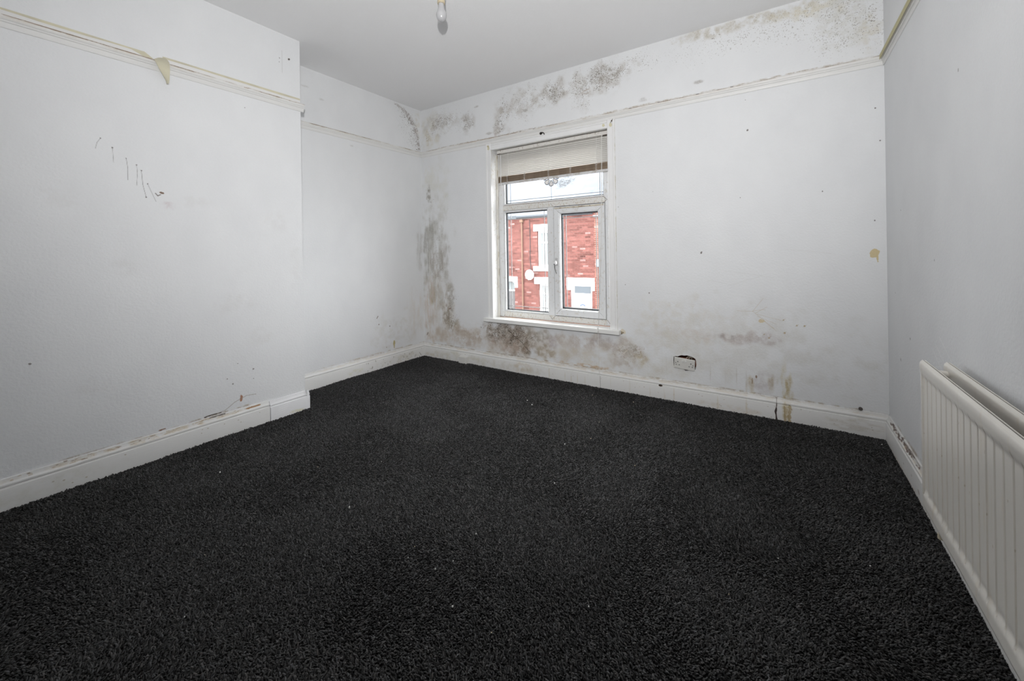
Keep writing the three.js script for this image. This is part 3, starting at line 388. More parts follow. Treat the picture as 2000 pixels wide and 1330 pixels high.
// pointed weld lines where transom and mullion cross
mesh('weld_line', [rod([1.57, 0.557, ZA + 0.001], [1.598, 0.522, ZA + 0.001], 0.0013, 5), rod([1.628, 0.557, ZA + 0.001], [1.598, 0.522, ZA + 0.001], 0.0013, 5), rod([1.598, 1.612, ZA + 0.004], [1.626, 1.58, ZA + 0.004], 0.0013, 5), rod([2.12, 1.628, ZA + 0.004], [2.15, 1.604, ZA + 0.001], 0.0014, 5), rod([2.15, 1.604, ZA + 0.001], [2.12, 1.58, ZA + 0.004], 0.0014, 5), rod([2.135, 0.56, ZA + 0.001], [2.165, 0.52, ZA + 0.001], 0.0013, 5), rod([1.09, 0.56, ZA - 0.006], [1.045, 0.515, ZA + 0.0005], 0.0013, 5)], grime, win).userData.label = 'dark dirt line along the frame weld';
mitred(1.05, 1.572, 0.558, 1.58, 0.02, -0.15, ZA - 0.008, upvc, win, 'glazing_bead'); mitred(1.066, 1.556, 0.574, 1.564, 0.012, -0.15, -0.13, rubber, win, 'gasket', 0, 0);
mitred(1.05, 2.132, 1.628, 2.122, 0.02, -0.15, ZA - 0.008, upvc, win, 'glazing_bead'); mitred(1.066, 2.116, 1.644, 2.106, 0.012, -0.15, -0.13, rubber, win, 'gasket', 0, 0);
mesh('pane', slab(1.07, 1.552, 0.578, 1.56, ZG - 0.001, ZG), glass, win); mesh('pane', slab(1.07, 2.112, 1.648, 2.102, ZG - 0.001, ZG), glass, win);
mesh('dirt_bead', [rod([1.06, 1.632, -0.103], [2.12, 1.632, -0.103], 0.0025, 5), rod([1.0, 0.508, -0.098], [2.19, 0.508, -0.098], 0.002, 5)], grime, win).userData.label = 'brown dirt along the frame rails';
const lead = new THREE.MeshStandardMaterial({ color: new THREE.Color(0.1, 0.105, 0.115), roughness: 0.5, metalness: 0.3 }), leadPale = new THREE.MeshStandardMaterial({ color: new THREE.Color(0.62, 0.62, 0.62), roughness: 0.45, metalness: 0.2 });
function leads(parent, x0, x1, y0, y1, vs, hs, m, w = 0.005) { for (const x of vs) mesh('lead_strip', slab(x - w / 2, x + w / 2, y0, y1, ZG, ZG + 0.0018), m, parent); for (const y of hs) mesh('lead_strip', slab(x0, x1, y - w / 2, y + w / 2, ZG + 0.0002, ZG + 0.002), m, parent); }
leads(win, 1.078, 1.544, 0.586, 1.552, [1.12, 1.505], [0.617, 1.492], leadPale, 0.007); leads(win, 1.078, 2.104, 1.656, 2.094, [1.118, 2.07], [1.68, 2.06], lead, 0.004);
mesh('lead_strip', slab(1.5845, 1.5875, 1.656, 1.79, ZG, ZG + 0.0018), lead, win);
{ // sunburst of white petals in the fanlight, lower half showing under the blind
  const petalMat = new THREE.MeshStandardMaterial({ color: new THREE.Color(0.85, 0.85, 0.86), roughness: 0.4 });
  for (let k = 0; k < 8; k++) {
    const s = new THREE.Shape(); s.moveTo(-0.006, 0.03); s.bezierCurveTo(-0.012, 0.05, -0.026, 0.065, -0.022, 0.075); s.quadraticCurveTo(0, 0.098, 0.022, 0.075); s.bezierCurveTo(0.026, 0.065, 0.012, 0.05, 0.006, 0.03);
    const g = new THREE.ExtrudeGeometry(s, { depth: 0.0015, bevelEnabled: false, curveSegments: 8 }), pts = s.getPoints(6); g.rotateZ(k * Math.PI / 4); g.translate(1.586, 1.868, ZG);
    const pm = mesh('petal', g, petalMat, win); pm.userData.label = 'white glass petal of the fanlight sunburst';
    const o = pts.map((p) => { const a = k * Math.PI / 4; return [1.586 + p.x * Math.cos(a) - p.y * Math.sin(a), 1.868 + p.x * Math.sin(a) + p.y * Math.cos(a), ZG + 0.002]; });
    mesh('petal_came', tube(o, 0.003, 28, 5), lead, pm);
  }
}
const cas = new THREE.Group(); cas.name = 'casement'; win.add(cas);
mitred(1.63, 2.128, 0.562, 1.576, 0.06, -0.155, ZA + 0.012, upvc, cas, 'casement_rail', 0.0004, 0.004);
mitred(1.682, 2.076, 0.614, 1.524, 0.014, -0.15, ZA + 0.002, upvc, cas, 'glazing_bead', 0.0003, 0.003); mitred(1.692, 2.066, 0.624, 1.514, 0.012, -0.15, -0.125, rubber, cas, 'gasket', 0, 0);
mesh('pane', slab(1.694, 2.064, 0.626, 1.512, ZG - 0.001, ZG), glass, cas); leads(cas, 1.702, 2.058, 0.634, 1.506, [1.735, 2.03], [0.64, 1.468], leadPale, 0.007);
mesh('casement_gap', [slab(1.6275, 1.6305, 0.565, 1.575, ZA - 0.01, ZA + 0.0035), slab(1.632, 2.126, 0.5595, 0.5625, ZA - 0.01, ZA + 0.002), slab(1.632, 2.126, 1.5755, 1.579, ZA - 0.01, ZA + 0.006)], rubber, win);
mesh('top_seal', bevelBox(1.64, 2.12, 1.555, 1.567, ZA + 0.008, ZA + 0.016, 0.003), grimy(15, [0.8, 0.77, 0.7], [0.45, 0.36, 0.26], 0.5), cas);
{ // handle: plate, knob, key hole and a bent lever hanging down
  mesh('handle_plate', bevelBox(1.644, 1.672, 1.03, 1.1, ZA + 0.011, ZA + 0.018, 0.003), gloss(0.5, 0.5, 0.5), cas);
  const k = new THREE.SphereGeometry(0.014, 14, 10); k.scale(0.9, 1.5, 1); k.translate(1.656, 1.054, ZA + 0.03); mesh('handle_knob', k, gloss(0.85, 0.85, 0.86), cas);
  mesh('handle_lever', tube([[1.652, 1.045, ZA + 0.028], [1.647, 1.02, ZA + 0.03], [1.652, 0.985, ZA + 0.03], [1.66, 0.955, ZA + 0.024]], 0.003, 16, 6), new THREE.MeshStandardMaterial({ color: new THREE.Color(0.08, 0.08, 0.08), roughness: 0.4, metalness: 0.6 }), cas);
  const l = new THREE.CylinderGeometry(0.006, 0.006, 0.012, 10); l.rotateX(Math.PI / 2); l.translate(1.641, 1.04, ZA + 0.022); mesh('key_barrel', l, rubber, cas);
}
// architrave: stepped boards on the wall round the opening
const archProfile = [[0, 0], [0.014, 0], [0.018, 0.004], [0.018, 0.012], [0.013, 0.016], [0.0125, 0.044], [0.017, 0.048], [0.017, 0.06], [0.012, 0.064], [0, 0.064]];
const archMat = boardPaint(1.76, 0.064, 37, (p) => { p.film(0.9, 0.063, 1.2, 0.003, { col: [0.72, 0.68, 0.56], a: 0.6 }); p.chip(1.72, 0.03, 0.02, 0.01, [0.8, 0.77, 0.6], 0.7); }, [0.92, 0.92, 0.918]);
mesh('architrave', sweep(archProfile, 1.745, 30, (u, d, y) => [0.992 - y, 0.505 + u, d], 0.064, 0.0003, 17), archMat, win); mesh('architrave', sweep(archProfile, 1.745, 30, (u, d, y) => [2.2 + y, 0.505 + u, d], 0.064, 0.0003, 18), archMat, win);
mesh('architrave_head', sweep(archProfile, 1.208, 24, (u, d, y) => [0.992 + u, 2.182 + y, d], 0.064, 0.0003, 19), archMat, win);
{ const p = new Paint(1.4, 0.16, 500, [0.93, 0.93, 0.92], 41); p.film(0.15, 0.02, 0.16, 0.05, { col: [0.82, 0.7, 0.5], a: 0.7 }); p.film(0.6, 0.01, 0.7, 0.03, { col: [0.84, 0.79, 0.66], a: 0.6 }); p.chip(0.13, 0.012, 0.03, 0.012, [0.45, 0.3, 0.18], 0.8);
  const t = p.texture(); t.offset.set(-0.893 / 1.4, 0.105 / 0.16);
  mesh('sill', slab(0.893, 2.288, 0.468, 0.505, -0.1, 0.05, 0.004), new THREE.MeshPhysicalMaterial({ map: t, roughness: 0.35, clearcoat: 0.2 }), win); }

// venetian blind, mostly drawn up
{
  const b = thing('venetian_blind', 'cream venetian blind drawn up at the window top', 'blind', [0, 0, 0]);
  const slatMat = new THREE.MeshPhysicalMaterial({ map: tex(512, 32, (i, j) => { const n = fbm(i / 60, j / 6, 8, 3) * 0.06 + (j < 7 ? 0.34 * (0.55 + 0.6 * vn(i / 5, j / 3, 6)) : 0), d = hash(i, j, 5) * 0.01; return [0.9 - n - d, 0.895 - n * 1.1 - d, 0.88 - n * 1.25 - d]; }), roughness: 0.4, transmission: 0.12, thickness: 0 });
  const stackMat = grimy(17, [0.78, 0.71, 0.63], [0.6, 0.52, 0.44], 0.55, 60, 20);  // gathered slats coloured browner than the open ones
  const X0 = 1.042, X1 = 2.184, ZB = -0.052;
  mesh('headrail', bevelBox(1.03, 2.19, 2.148, 2.18, ZB - 0.016, ZB + 0.016, 0.003), grimy(19, [0.9, 0.89, 0.87], [0.5, 0.44, 0.36], 0.36, 110, 90), b);
  mesh('headrail_dirt', [slab(1.04, 2.185, 2.1795, 2.183, ZB - 0.004, ZB + 0.013), slab(1.03, 1.075, 2.144, 2.148, ZB, ZB + 0.012), slab(2.14, 2.18, 2.144, 2.148, ZB, ZB + 0.012)], new THREE.MeshStandardMaterial({ color: new THREE.Color(0.1, 0.07, 0.05), roughness: 0.9 }), b).userData.label = 'black mould along the headrail';
  const slat = (w, tilt, L) => { const pos = [], uv = [], idx = [], n = 6; for (let k = 0; k <= n; k++) { const t = k / n - 0.5, d = t * w, h = 0.0022 * (1 - 4 * t * t); for (const q of [0, 1]) for (const o of [0, 0.0003]) { pos.push(q * L, d * Math.sin(tilt) + (h - o) * Math.cos(tilt), d * Math.cos(tilt) - (h - o) * Math.sin(tilt)); uv.push(q * 1, k / n); } }
    for (let k = 0; k < n; k++) { const a = 4 * k; idx.push(a, a + 4, a + 2, a + 2, a + 4, a + 6, a + 1, a + 3, a + 5, a + 3, a + 7, a + 5); } const last = 4 * n; idx.push(0, 2, 1, 2, 3, 1, last, last + 1, last + 2, last + 2, last + 1, last + 3);
    const g = new THREE.BufferGeometry(); g.setAttribute('position', new THREE.Float32BufferAttribute(pos, 3)); g.setAttribute('uv', new THREE.Float32BufferAttribute(uv, 2)); g.setIndex(idx); g.computeVertexNormals(); return g; };
  const open = slat(0.025, -1.02, X1 - X0), R = rng(77);
  for (let k = 0; k < 14; k++) { const s = mesh('slat', open, slatMat, b); s.position.set(X0 + (R() - 0.5) * 0.004, 2.131 - k * 0.0163, ZB); }
  const flat = []; for (let k = 0; k < 40; k++) { const g = slat(0.025, (R() - 0.5) * 0.16 - 0.3, X1 - X0); g.translate(X0 + (R() - 0.5) * 0.006, 1.86 + k * 0.00148 + (R() - 0.5) * 0.0006, ZB + (R() - 0.5) * 0.004); flat.push(g); }
  const st = mesh('slat_stack', flat, stackMat, b); st.userData = { kind: 'stuff', label: 'brown stack of gathered slats' };
  mesh('bottom_rail', bevelBox(X0 + 0.004, X1 - 0.004, 1.836, 1.857, ZB - 0.012, ZB + 0.012, 0.003), grimy(21, [0.84, 0.84, 0.84], [0.66, 0.63, 0.58], 0.5), b);
  const cordMat = new THREE.MeshStandardMaterial({ color: new THREE.Color(0.8, 0.79, 0.76), roughness: 0.8 }), clipMat = gloss(0.55, 0.5, 0.46, 0.4);
  for (const x of [1.165, 1.619, 2.084]) {
    const h1 = [], h2 = []; for (let k = 0; k <= 60; k++) { const y = 2.145 - k / 60 * 0.225, a = k * 0.55; h1.push([x + 0.0025 * Math.sin(a), y, ZB + 0.014 + 0.0012 * Math.cos(a)]); h2.push([x - 0.0025 * Math.sin(a), y, ZB + 0.014 - 0.0012 * Math.cos(a)]); }
    mesh('ladder_cord', [tube(h1, 0.0009, 120, 4), tube(h2, 0.0009, 120, 4)], cordMat, b);
  }
  for (const x of [1.15, 1.35, 1.612, 1.835, 2.078]) { // gathered cord loops hanging before the stack
    const l = []; for (let k = 0; k <= 30; k++) { const a = k * 0.9; l.push([x + 0.012 * Math.sin(a) * (1 - k / 60), 1.922 - k * 0.002, ZB + 0.0145 + 0.003 * Math.cos(a * 1.3)]); } mesh('cord_loop', tube(l, 0.0011, 90, 4), cordMat, b);
    mesh('bottom_clip', bevelBox(x - 0.01, x + 0.012, 1.85, 1.86, ZB + 0.008, ZB + 0.0155, 0.002), clipMat, b);
  }
  const wand = mesh('tilt_wand', rod([1.081, 2.128, ZB + 0.024], [1.081, 1.826, ZB + 0.026], 0.0036, 6), gloss(0.84, 0.84, 0.84, 0.2), b); mesh('wand_hook', tube([[1.081, 2.15, ZB + 0.016], [1.083, 2.143, ZB + 0.024], [1.081, 2.126, ZB + 0.024]], 0.002, 10, 5), clipMat, wand);
  const cord = mesh('pull_cord', [tube([[2.131, 2.15, ZB + 0.015], [2.13, 2.0, ZB + 0.017], [2.124, 1.2, 0.0], [2.112, 0.515, 0.0535], [2.111, 0.44, 0.056], [2.11, 0.2, 0.045], [2.109, 0.025, 0.03]], 0.002, 60, 5), tube([[2.136, 2.15, ZB + 0.015], [2.134, 1.9, ZB + 0.018], [2.126, 1.2, 0.002], [2.113, 0.52, 0.055]], 0.001, 40, 5)], cordMat, b);
  const ac = new THREE.LatheGeometry([[0.0001, 0.02], [0.0045, 0.02], [0.005, 0.014], [0.0042, 0.012], [0.0055, 0.006], [0.008, -0.008], [0.0085, -0.014], [0.0075, -0.016], [0.0001, -0.016]].map((p) => new THREE.Vector2(...p)), 16); ac.translate(2.1115, 0.497, 0.062); mesh('cord_weight', ac, gloss(0.72, 0.71, 0.68, 0.4), cord);
}
{ // broken curtain hook over the window
  const h = thing('curtain_hook', 'broken black metal hook screwed into the window architrave', 'hook', [1.578, 2.238, 0.0125]); const m = new THREE.MeshStandardMaterial({ color: new THREE.Color(0.03, 0.025, 0.02), roughness: 0.5, metalness: 0.5 });
  mesh('screw_plate', (() => { const g = new THREE.CylinderGeometry(0.013, 0.014, 0.006, 12); g.rotateX(Math.PI / 2); return g.translate(-0.008, 0.01, 0.004); })(), m, h); mesh('hook_arm', tube([[-0.006, 0.012, 0.006], [0.012, 0.014, 0.012], [0.026, 0.006, 0.012], [0.03, -0.008, 0.008]], 0.004, 14, 6), m, h);
  const s = thing('wood_screw', 'rusty screw at the top of the right architrave', 'screw', [2.242, 2.235, 0.013]); mesh('screw_head', (() => { const g = new THREE.CylinderGeometry(0.007, 0.005, 0.004, 10); g.rotateX(Math.PI / 2); return g.translate(0, 0, 0.002); })(), new THREE.MeshStandardMaterial({ color: new THREE.Color(0.12, 0.08, 0.05), roughness: 0.8 }), s); mesh('screw_slot', rod([-0.012, -0.016, 0.003], [0.01, 0.014, 0.004], 0.002, 5), m, s);
  const c = thing('wood_screw', 'painted over screw at the top of the left architrave', 'screw', [0.958, 2.225, 0.0125]); mesh('screw_head', (() => { const g = new THREE.CylinderGeometry(0.009, 0.01, 0.006, 12); g.rotateX(Math.PI / 2); return g.translate(0, 0, 0.003); })(), new THREE.MeshStandardMaterial({ color: new THREE.Color(0.55, 0.5, 0.33), roughness: 0.6 }), c);
  const d = thing('wood_screw', 'dark screw stub standing above the skirting near right corner', 'screw', [3.79, 0.163, 0.0]); mesh('screw_head', (() => { const g = new THREE.CylinderGeometry(0.011, 0.009, 0.012, 10); g.rotateX(Math.PI / 2); return g.translate(0, 0, 0.012); })(), new THREE.MeshStandardMaterial({ color: new THREE.Color(0.1, 0.09, 0.08), roughness: 0.7 }), d); mesh('screw_shank', rod([0, 0, 0], [0, 0, 0.01], 0.005), m, d);
}

// ---------------------------------------------------------------- socket hanging off its hole
{
  const s = thing('double_socket', 'white double wall socket hanging crooked from its hole', 'socket', [2.776, 0.296, 0.012]); s.rotation.set(0.16, 0, -0.075);
  const mw = gloss(0.74, 0.73, 0.69, 0.3), md = rubber;
  mesh('face_plate', new RoundedBoxGeometry(0.146, 0.086, 0.009, 3, 0.004), mw, s);
  for (const x of [-0.012, 0.008]) mesh('rocker_switch', new RoundedBoxGeometry(0.012, 0.02, 0.005, 2, 0.0015).rotateX(0.12).translate(x, 0.019, 0.0058), gloss(0.84, 0.84, 0.82, 0.25), s);
  for (const x of [-0.046, 0.046]) { mesh('earth_hole', slab(x - 0.0028, x + 0.0028, 0.006, 0.015, 0.002, 0.0049), md, s); for (const d of [-0.011, 0.011]) mesh('pin_hole', slab(x + d - 0.0045, x + d + 0.0045, -0.016, -0.0115, 0.002, 0.0049), md, s); }
  for (const x of [-0.0603, 0.0603]) mesh('plate_screw', (() => { const g = new THREE.CylinderGeometry(0.0032, 0.0032, 0.001, 10); g.rotateX(Math.PI / 2); return g.translate(x, 0, 0.0048); })(), md, s);
  mesh('socket_body', slab(-0.055, 0.055, -0.028, 0.028, -0.03, -0.0045), gloss(0.5, 0.49, 0.46, 0.5), s);
  const wm = new THREE.MeshStandardMaterial({ color: new THREE.Color(0.3, 0.26, 0.2), roughness: 0.6 });
  mesh('cable', tube([[0.02, 0.0, -0.03], [0.03, 0.045, -0.028], [0.045, 0.05, -0.035], [0.04, 0.02, -0.05]], 0.004, 20, 6), wm, s); mesh('cable', tube([[0.0, 0.0, -0.03], [0.012, 0.042, -0.03], [0.03, 0.05, -0.04], [0.05, 0.01, -0.05]], 0.003, 20, 6), wm, s);
}

// ---------------------------------------------------------------- radiator
{
  const enamel = new THREE.MeshPhysicalMaterial({ map: (() => { const p = new Paint(1.4, 0.54, 500, [0.9, 0.885, 0.855], 61, 0.01); spread(p, 62, 70, 1.4, 0.5, (x, y, R) => p.film(x, y, 0.012, 0.05 + 0.1 * R(), { col: [0.82, 0.76, 0.66], a: 0.35, fx: 40, fy: 8, s: Math.floor(R() * 50) })); for (let k = 0; k < 28; k++) { const R = rng(900 + k); p.line([[0.0255 + k * 0.049, 0.05], [0.0255 + k * 0.049, 0.48]], 0.0016 + 0.001 * R(), [0.66, 0.61, 0.53], 0.55, 0.35); } spread(p, 63, 40, 1.4, 0.5, (x, y, R) => p.chip(x, y, 0.0012 + 0.0012 * R(), 0.002 + 0.002 * R(), [0.7, 0.65, 0.56], 0.6)); const t = p.texture(); t.offset.set(-1.2 / 1.4, -0.215 / 0.54); return t; })(), roughness: 0.32, clearcoat: 0.3, clearcoatRoughness: 0.25 });
  const r = thing('radiator', 'cream double panel radiator with fluted front on the right wall', 'radiator', [0, 0, 0]);
  const Z0 = 1.205, Z1 = 2.56, Y0 = 0.212, Y1 = 0.745, pitch = 0.049, t0 = 0.016;
  const panel = (x, name) => {                                       // front skin as a relief: flutes between header bands; a plain back and rounded edges
    const nz = Math.round((Z1 - Z0) / 0.0022), ny = 60, pos = [], idx = [], ys = []; for (let j = 0; j <= ny; j++) { const t = j / ny; ys.push(t < 0.25 ? t / 0.25 * 0.09 : t < 0.75 ? 0.09 + (t - 0.25) / 0.5 * (Y1 - Y0 - 0.19) : Y1 - Y0 - 0.1 + (t - 0.75) / 0.25 * 0.1); }
    for (let j = 0; j <= ny; j++) for (let i = 0; i <= nz; i++) {
      const y = ys[j], z = i / nz * (Z1 - Z0), edge = Math.min(z, Z1 - Z0 - z, y, Y1 - Y0 - y), round = edge < 0.008 ? 0.007 * (1 - Math.sqrt(Math.max(0, 1 - (1 - edge / 0.008) ** 2))) : 0;
      const f = ((z - 0.02) / pitch) % 1, inside = z > 0.02 && z < Z1 - Z0 - 0.02, groove = inside ? 1 - step(0.03, 0.1, f) * step(0.97, 0.9, f) : 0;
      const yt = Y1 - Y0 - 0.05, yb = 0.045, cap = Math.sqrt(Math.max(0, 1 - (2 * f - 1) ** 2)) * 0.012, along = step(yb - cap * 0.4, yb + 0.022, y) * step(yt + 0.002, yt - 0.009, y);
      const head = step(Y1 - Y0 - 0.05, Y1 - Y0 - 0.02, y) * 0.003 * step(Y1 - Y0, Y1 - Y0 - 0.02, y);
      pos.push(x - t0 / 2 + round - head + (inside ? along * 0.004 : 0) + groove * along * 0.0075 + (inside ? 0.0035 * Math.exp(-(((y - yb - 0.022) / 0.012) ** 2)) * step(0.05, 0.35, f) * step(0.95, 0.65, f) : 0), Y0 + y, Z0 + z);
    }
    const at = (i, j) => j * (nz + 1) + i; for (let j = 0; j < ny; j++) for (let i = 0; i < nz; i++) idx.push(at(i, j), at(i + 1, j), at(i, j + 1), at(i + 1, j), at(i + 1, j + 1), at(i, j + 1));
    const g = new THREE.BufferGeometry(); g.setAttribute('position', new THREE.Float32BufferAttribute(pos, 3)); g.setIndex(idx); g.computeVertexNormals(); metres(g);
    return mesh(name, [g, slab(x - t0 / 2 + 0.0122, x + t0 / 2, Y0 + 0.001, Y1 - 0.001, Z0 + 0.001, Z1 - 0.001, 0.003)], enamel, r);
  };
  panel(3.822, 'front_panel'); panel(3.884, 'back_panel');
  for (const y of [Y0 + 0.03, Y1 - 0.035]) for (const z of [Z0 + 0.05, Z1 - 0.05]) mesh('connector', rod([3.825, y, z], [3.882, y, z], 0.013, 12), enamel, r);
  for (const z of [Z0 + 0.3, Z1 - 0.3]) mesh('wall_bracket', slab(3.89, W - 0.0005, Y0 + 0.05, Y1 - 0.05, z - 0.015, z + 0.015), enamel, r);
  const pipeMat = gloss(0.62, 0.56, 0.42, 0.4); const v = mesh('drain_stub', [rod([3.845, Y0 + 0.02, Z0 + 0.1], [3.842, 0.168, Z0 + 0.1], 0.0085, 10), rod([3.842, 0.172, Z0 + 0.1], [3.842, 0.155, Z0 + 0.1], 0.011, 10)], pipeMat, r); v.userData.label = 'cream painted pipe stub under the panels';
  mesh('pipe', rod([3.852, Y0 + 0.03, Z1 - 0.04], [3.852, 0.0, Z1 - 0.04], 0.0075, 10), pipeMat, r);
}

// ---------------------------------------------------------------- pendant with bare bulb
{
  // camera forward (-0.555, -0.832), right (0.832, -0.555): the bulb hangs 2.33 m ahead, 0.41 m to the left
  const bx = 3.3965 - 0.555 * 2.33 - 0.832 * 0.385, bz = 3.2655 - 0.832 * 2.33 + 0.555 * 0.385;
  const p = thing('pendant_light', 'bare white bulb in a cream lampholder hanging from ceiling', 'pendant light', [bx, 0, bz]);
  const cream = gloss(0.5, 0.43, 0.3, 0.45);
  const lathe = (pts, n = 28) => new THREE.LatheGeometry(pts.map((q) => new THREE.Vector2(...q)), n);
  mesh('bulb', lathe([[0.0001, 2.498], [0.008, 2.4985], [0.016, 2.503], [0.0235, 2.511], [0.0285, 2.523], [0.03, 2.535], [0.0285, 2.546], [0.024, 2.558], [0.0195, 2.568], [0.0165, 2.58], [0.0155, 2.594], [0.0155, 2.6]]), new THREE.MeshPhysicalMaterial({ color: new THREE.Color(0.42, 0.42, 0.43), roughness: 0.3, clearcoat: 0.6, clearcoatRoughness: 0.1 }), p);
  mesh('bulb_cap', lathe([[0.0125, 2.596], [0.0125, 2.618], [0.0001, 2.62]]), new THREE.MeshStandardMaterial({ color: new THREE.Color(0.7, 0.66, 0.58), metalness: 0.8, roughness: 0.35 }), p);
  mesh('lampholder', lathe([[0.0148, 2.599], [0.021, 2.599], [0.0225, 2.604], [0.022, 2.64], [0.0245, 2.644], [0.0245, 2.65], [0.02, 2.656], [0.015, 2.672], [0.007, 2.678], [0.004, 2.682], [0.0001, 2.682]]), cream, p);
  mesh('flex', rod([0, 2.68, 0], [0, 2.765, 0], 0.0035, 8), gloss(0.7, 0.68, 0.6, 0.5), p);
  mesh('ceiling_rose', lathe([[0.0001, H - 0.03], [0.008, H - 0.03], [0.03, H - 0.027], [0.037, H - 0.018], [0.038, H - 0.0005], [0.0001, H - 0.0005]]), gloss(0.78, 0.76, 0.7, 0.4), p);
}

// ---------------------------------------------------------------- crumbs on the carpet
{
  const mc = [new THREE.MeshStandardMaterial({ color: new THREE.Color(0.75, 0.75, 0.72), roughness: 0.8 }), new THREE.MeshStandardMaterial({ color: new THREE.Color(0.6, 0.52, 0.38), roughness: 0.8 })], R = rng(5);
  const base = new THREE.IcosahedronGeometry(0.004, 1); { const p = base.attributes.position; for (let i = 0; i < p.count; i++) { const s = 0.7 + 0.6 * vn(p.getX(i) * 900, p.getY(i) * 900 + p.getZ(i) * 700, 3); p.setXYZ(i, p.getX(i) * s, p.getY(i) * s * 0.6, p.getZ(i) * s); } base.computeVertexNormals(); }
  for (const [x, z, s] of [[1.739, 2.153, 1.7], [1.282, 2.033, 0.8], [1.534, 1.812, 0.9], [1.741, 0.601, 1.6], [1.814, 0.654, 1.8], [2.127, 0.238, 1.2], [2.446, 0.21, 1.2], [2.362, 0.691, 1], [2.304, 1.091, 1.2], [2.407, 0.942, 1.1], [2.442, 1.486, 1.1], [2.339, 1.978, 1.1], [2.359, 2.14, 0.8], [2.33, 2.204, 1], [2.489, 2.287, 1.1], [2.204, 2.22, 0.7], [2.181, 2.166, 0.7], [2.729, 1.11, 1], [0.881, 2.344, 1.3], [3.649, 1.345, 0.9], [2.862, 2.048, 0.8], [2.649, 2.29, 0.7], [1.524, 2.635, 0.7], [1.788, 2.781, 0.8], [3.237, 1.753, 0.8], [3.372, 1.479, 0.7], [3.87, 0.12, 0.9]]) {
    const tan = R() < 0.35, m = mesh('carpet_crumb', base, mc[tan ? 1 : 0]); m.position.set(x, carpetWave(x, z) + 0.0085, z); m.scale.setScalar(s * 0.72); m.rotation.set(R(), R() * 6, R()); if (s > 1.65) tag(m, z > 1.5 ? 'larger white crumb lying alone on the carpet before the chimney breast' : 'larger white crumb on the carpet below the window sill', 'crumb'); else tag(m, tan ? 'tiny tan crumb lying on the dark carpet' : 'tiny white crumb lying on the dark carpet', 'crumb', tan ? 'tan crumbs scattered on the carpet' : 'white crumbs scattered on the carpet');
  }
}

// ---------------------------------------------------------------- across the street
const ZO = -11.33, GY = -2.3;
function brickTex(seed, tone, mortar, dark, joint) {                 // 5.4 m x 2.7 m of stretcher bond: colour of far brickwork
  const bw = 0.225, bh = 0.075, w = 1728, h = 1728, mx = 5.4, my = 5.4;
  return tex(w, h, (i, j) => {
    const x = i / w * mx, y = j / h * my, r = Math.floor(y / bh), xo = x + (r % 2) * bw / 2, c = Math.floor(xo / bw), fx = xo - c * bw, fy = y - r * bh, cc = c % 24;
    if (fx < joint || fy < joint) { const n = fbm(x * 30, y * 30, 3, 2) * 0.1; return mortar.map((v) => v - n); }
    const k = hash(cc, r, seed), d = hash(cc, r, seed + 5) < 0.08 ? 0.08 : 0, l = hash(cc, r, seed + 9) < 0.03 ? 0.1 : 0, soot = step(0.5, 0.75, fbm(x * 1.4, y * 1.4, seed, 3)) * dark, n = (fbm(x * 40, y * 40, 6, 2) - 0.5) * 0.1, q = (k - 0.5) * 0.1 - d - soot + n;
    return [tone[0] + q + l, tone[1] + q * 0.8 + l * 1.4, tone[2] + q * 0.8 + l * 1.5];
  }, { repeat: [1 / 5.4, 1 / 5.4] });
}
const brickMat = new THREE.MeshStandardMaterial({ map: brickTex(5, [0.41, 0.245, 0.22], [0.43, 0.33, 0.305], 0.04, 0.008), roughness: 0.9 }), brickMat2 = new THREE.MeshStandardMaterial({ map: brickTex(8, [0.43, 0.26, 0.22], [0.58, 0.51, 0.47], 0.03, 0.014), roughness: 0.9 });
const paintWhite = gloss(0.8, 0.8, 0.8, 0.5), darkGlass = new THREE.MeshPhysicalMaterial({ color: new THREE.Color(0.06, 0.075, 0.085), roughness: 0.08 }), curtain = new THREE.MeshStandardMaterial({ color: new THREE.Color(0.16, 0.18, 0.18), roughness: 0.9 });
const slateMat = new THREE.MeshPhysicalMaterial({ map: tex(1024, 1024, (i, j) => { const x = i / 128, y = j / 128, c = Math.floor(x * 3.2 + (Math.floor(y * 4) % 2) * 0.5), k = hash(c, Math.floor(y * 4), 9) * 0.05, m = step(0.52, 0.72, fbm(x * 0.8, y * 0.8, 12, 4)) * 0.1 * vn(x * 20, y * 20, 2) + 0.3 * step(1, 0.2, Math.hypot((x - 3.25) / 0.55, (y - 2.6) / 0.75) + (fbm(x * 5, y * 5, 3, 3) - 0.5)) * step(0.25, 0.6, vn(x * 26, y * 26, 4)); return [0.29 + k - m, 0.312 + k - m, 0.34 + k - m]; }, { repeat: [1 / 8, 1 / 8] }), roughness: 0.6 });
function shell(wall, x0, x1, holes) { const s = new THREE.Shape([[x0, GY], [x1, GY], [x1, 2.72], [x0, 2.72]].map((p) => new THREE.Vector2(...p))); for (const [a, b, c, d] of holes) s.holes.push(new THREE.Path([[a, c], [a, d], [b, d], [b, c]].map((p) => new THREE.Vector2(...p)))); const g = new THREE.ExtrudeGeometry(s, { depth: 0.25, bevelEnabled: false }); return g.translate(0, 0, ZO - 0.25); }
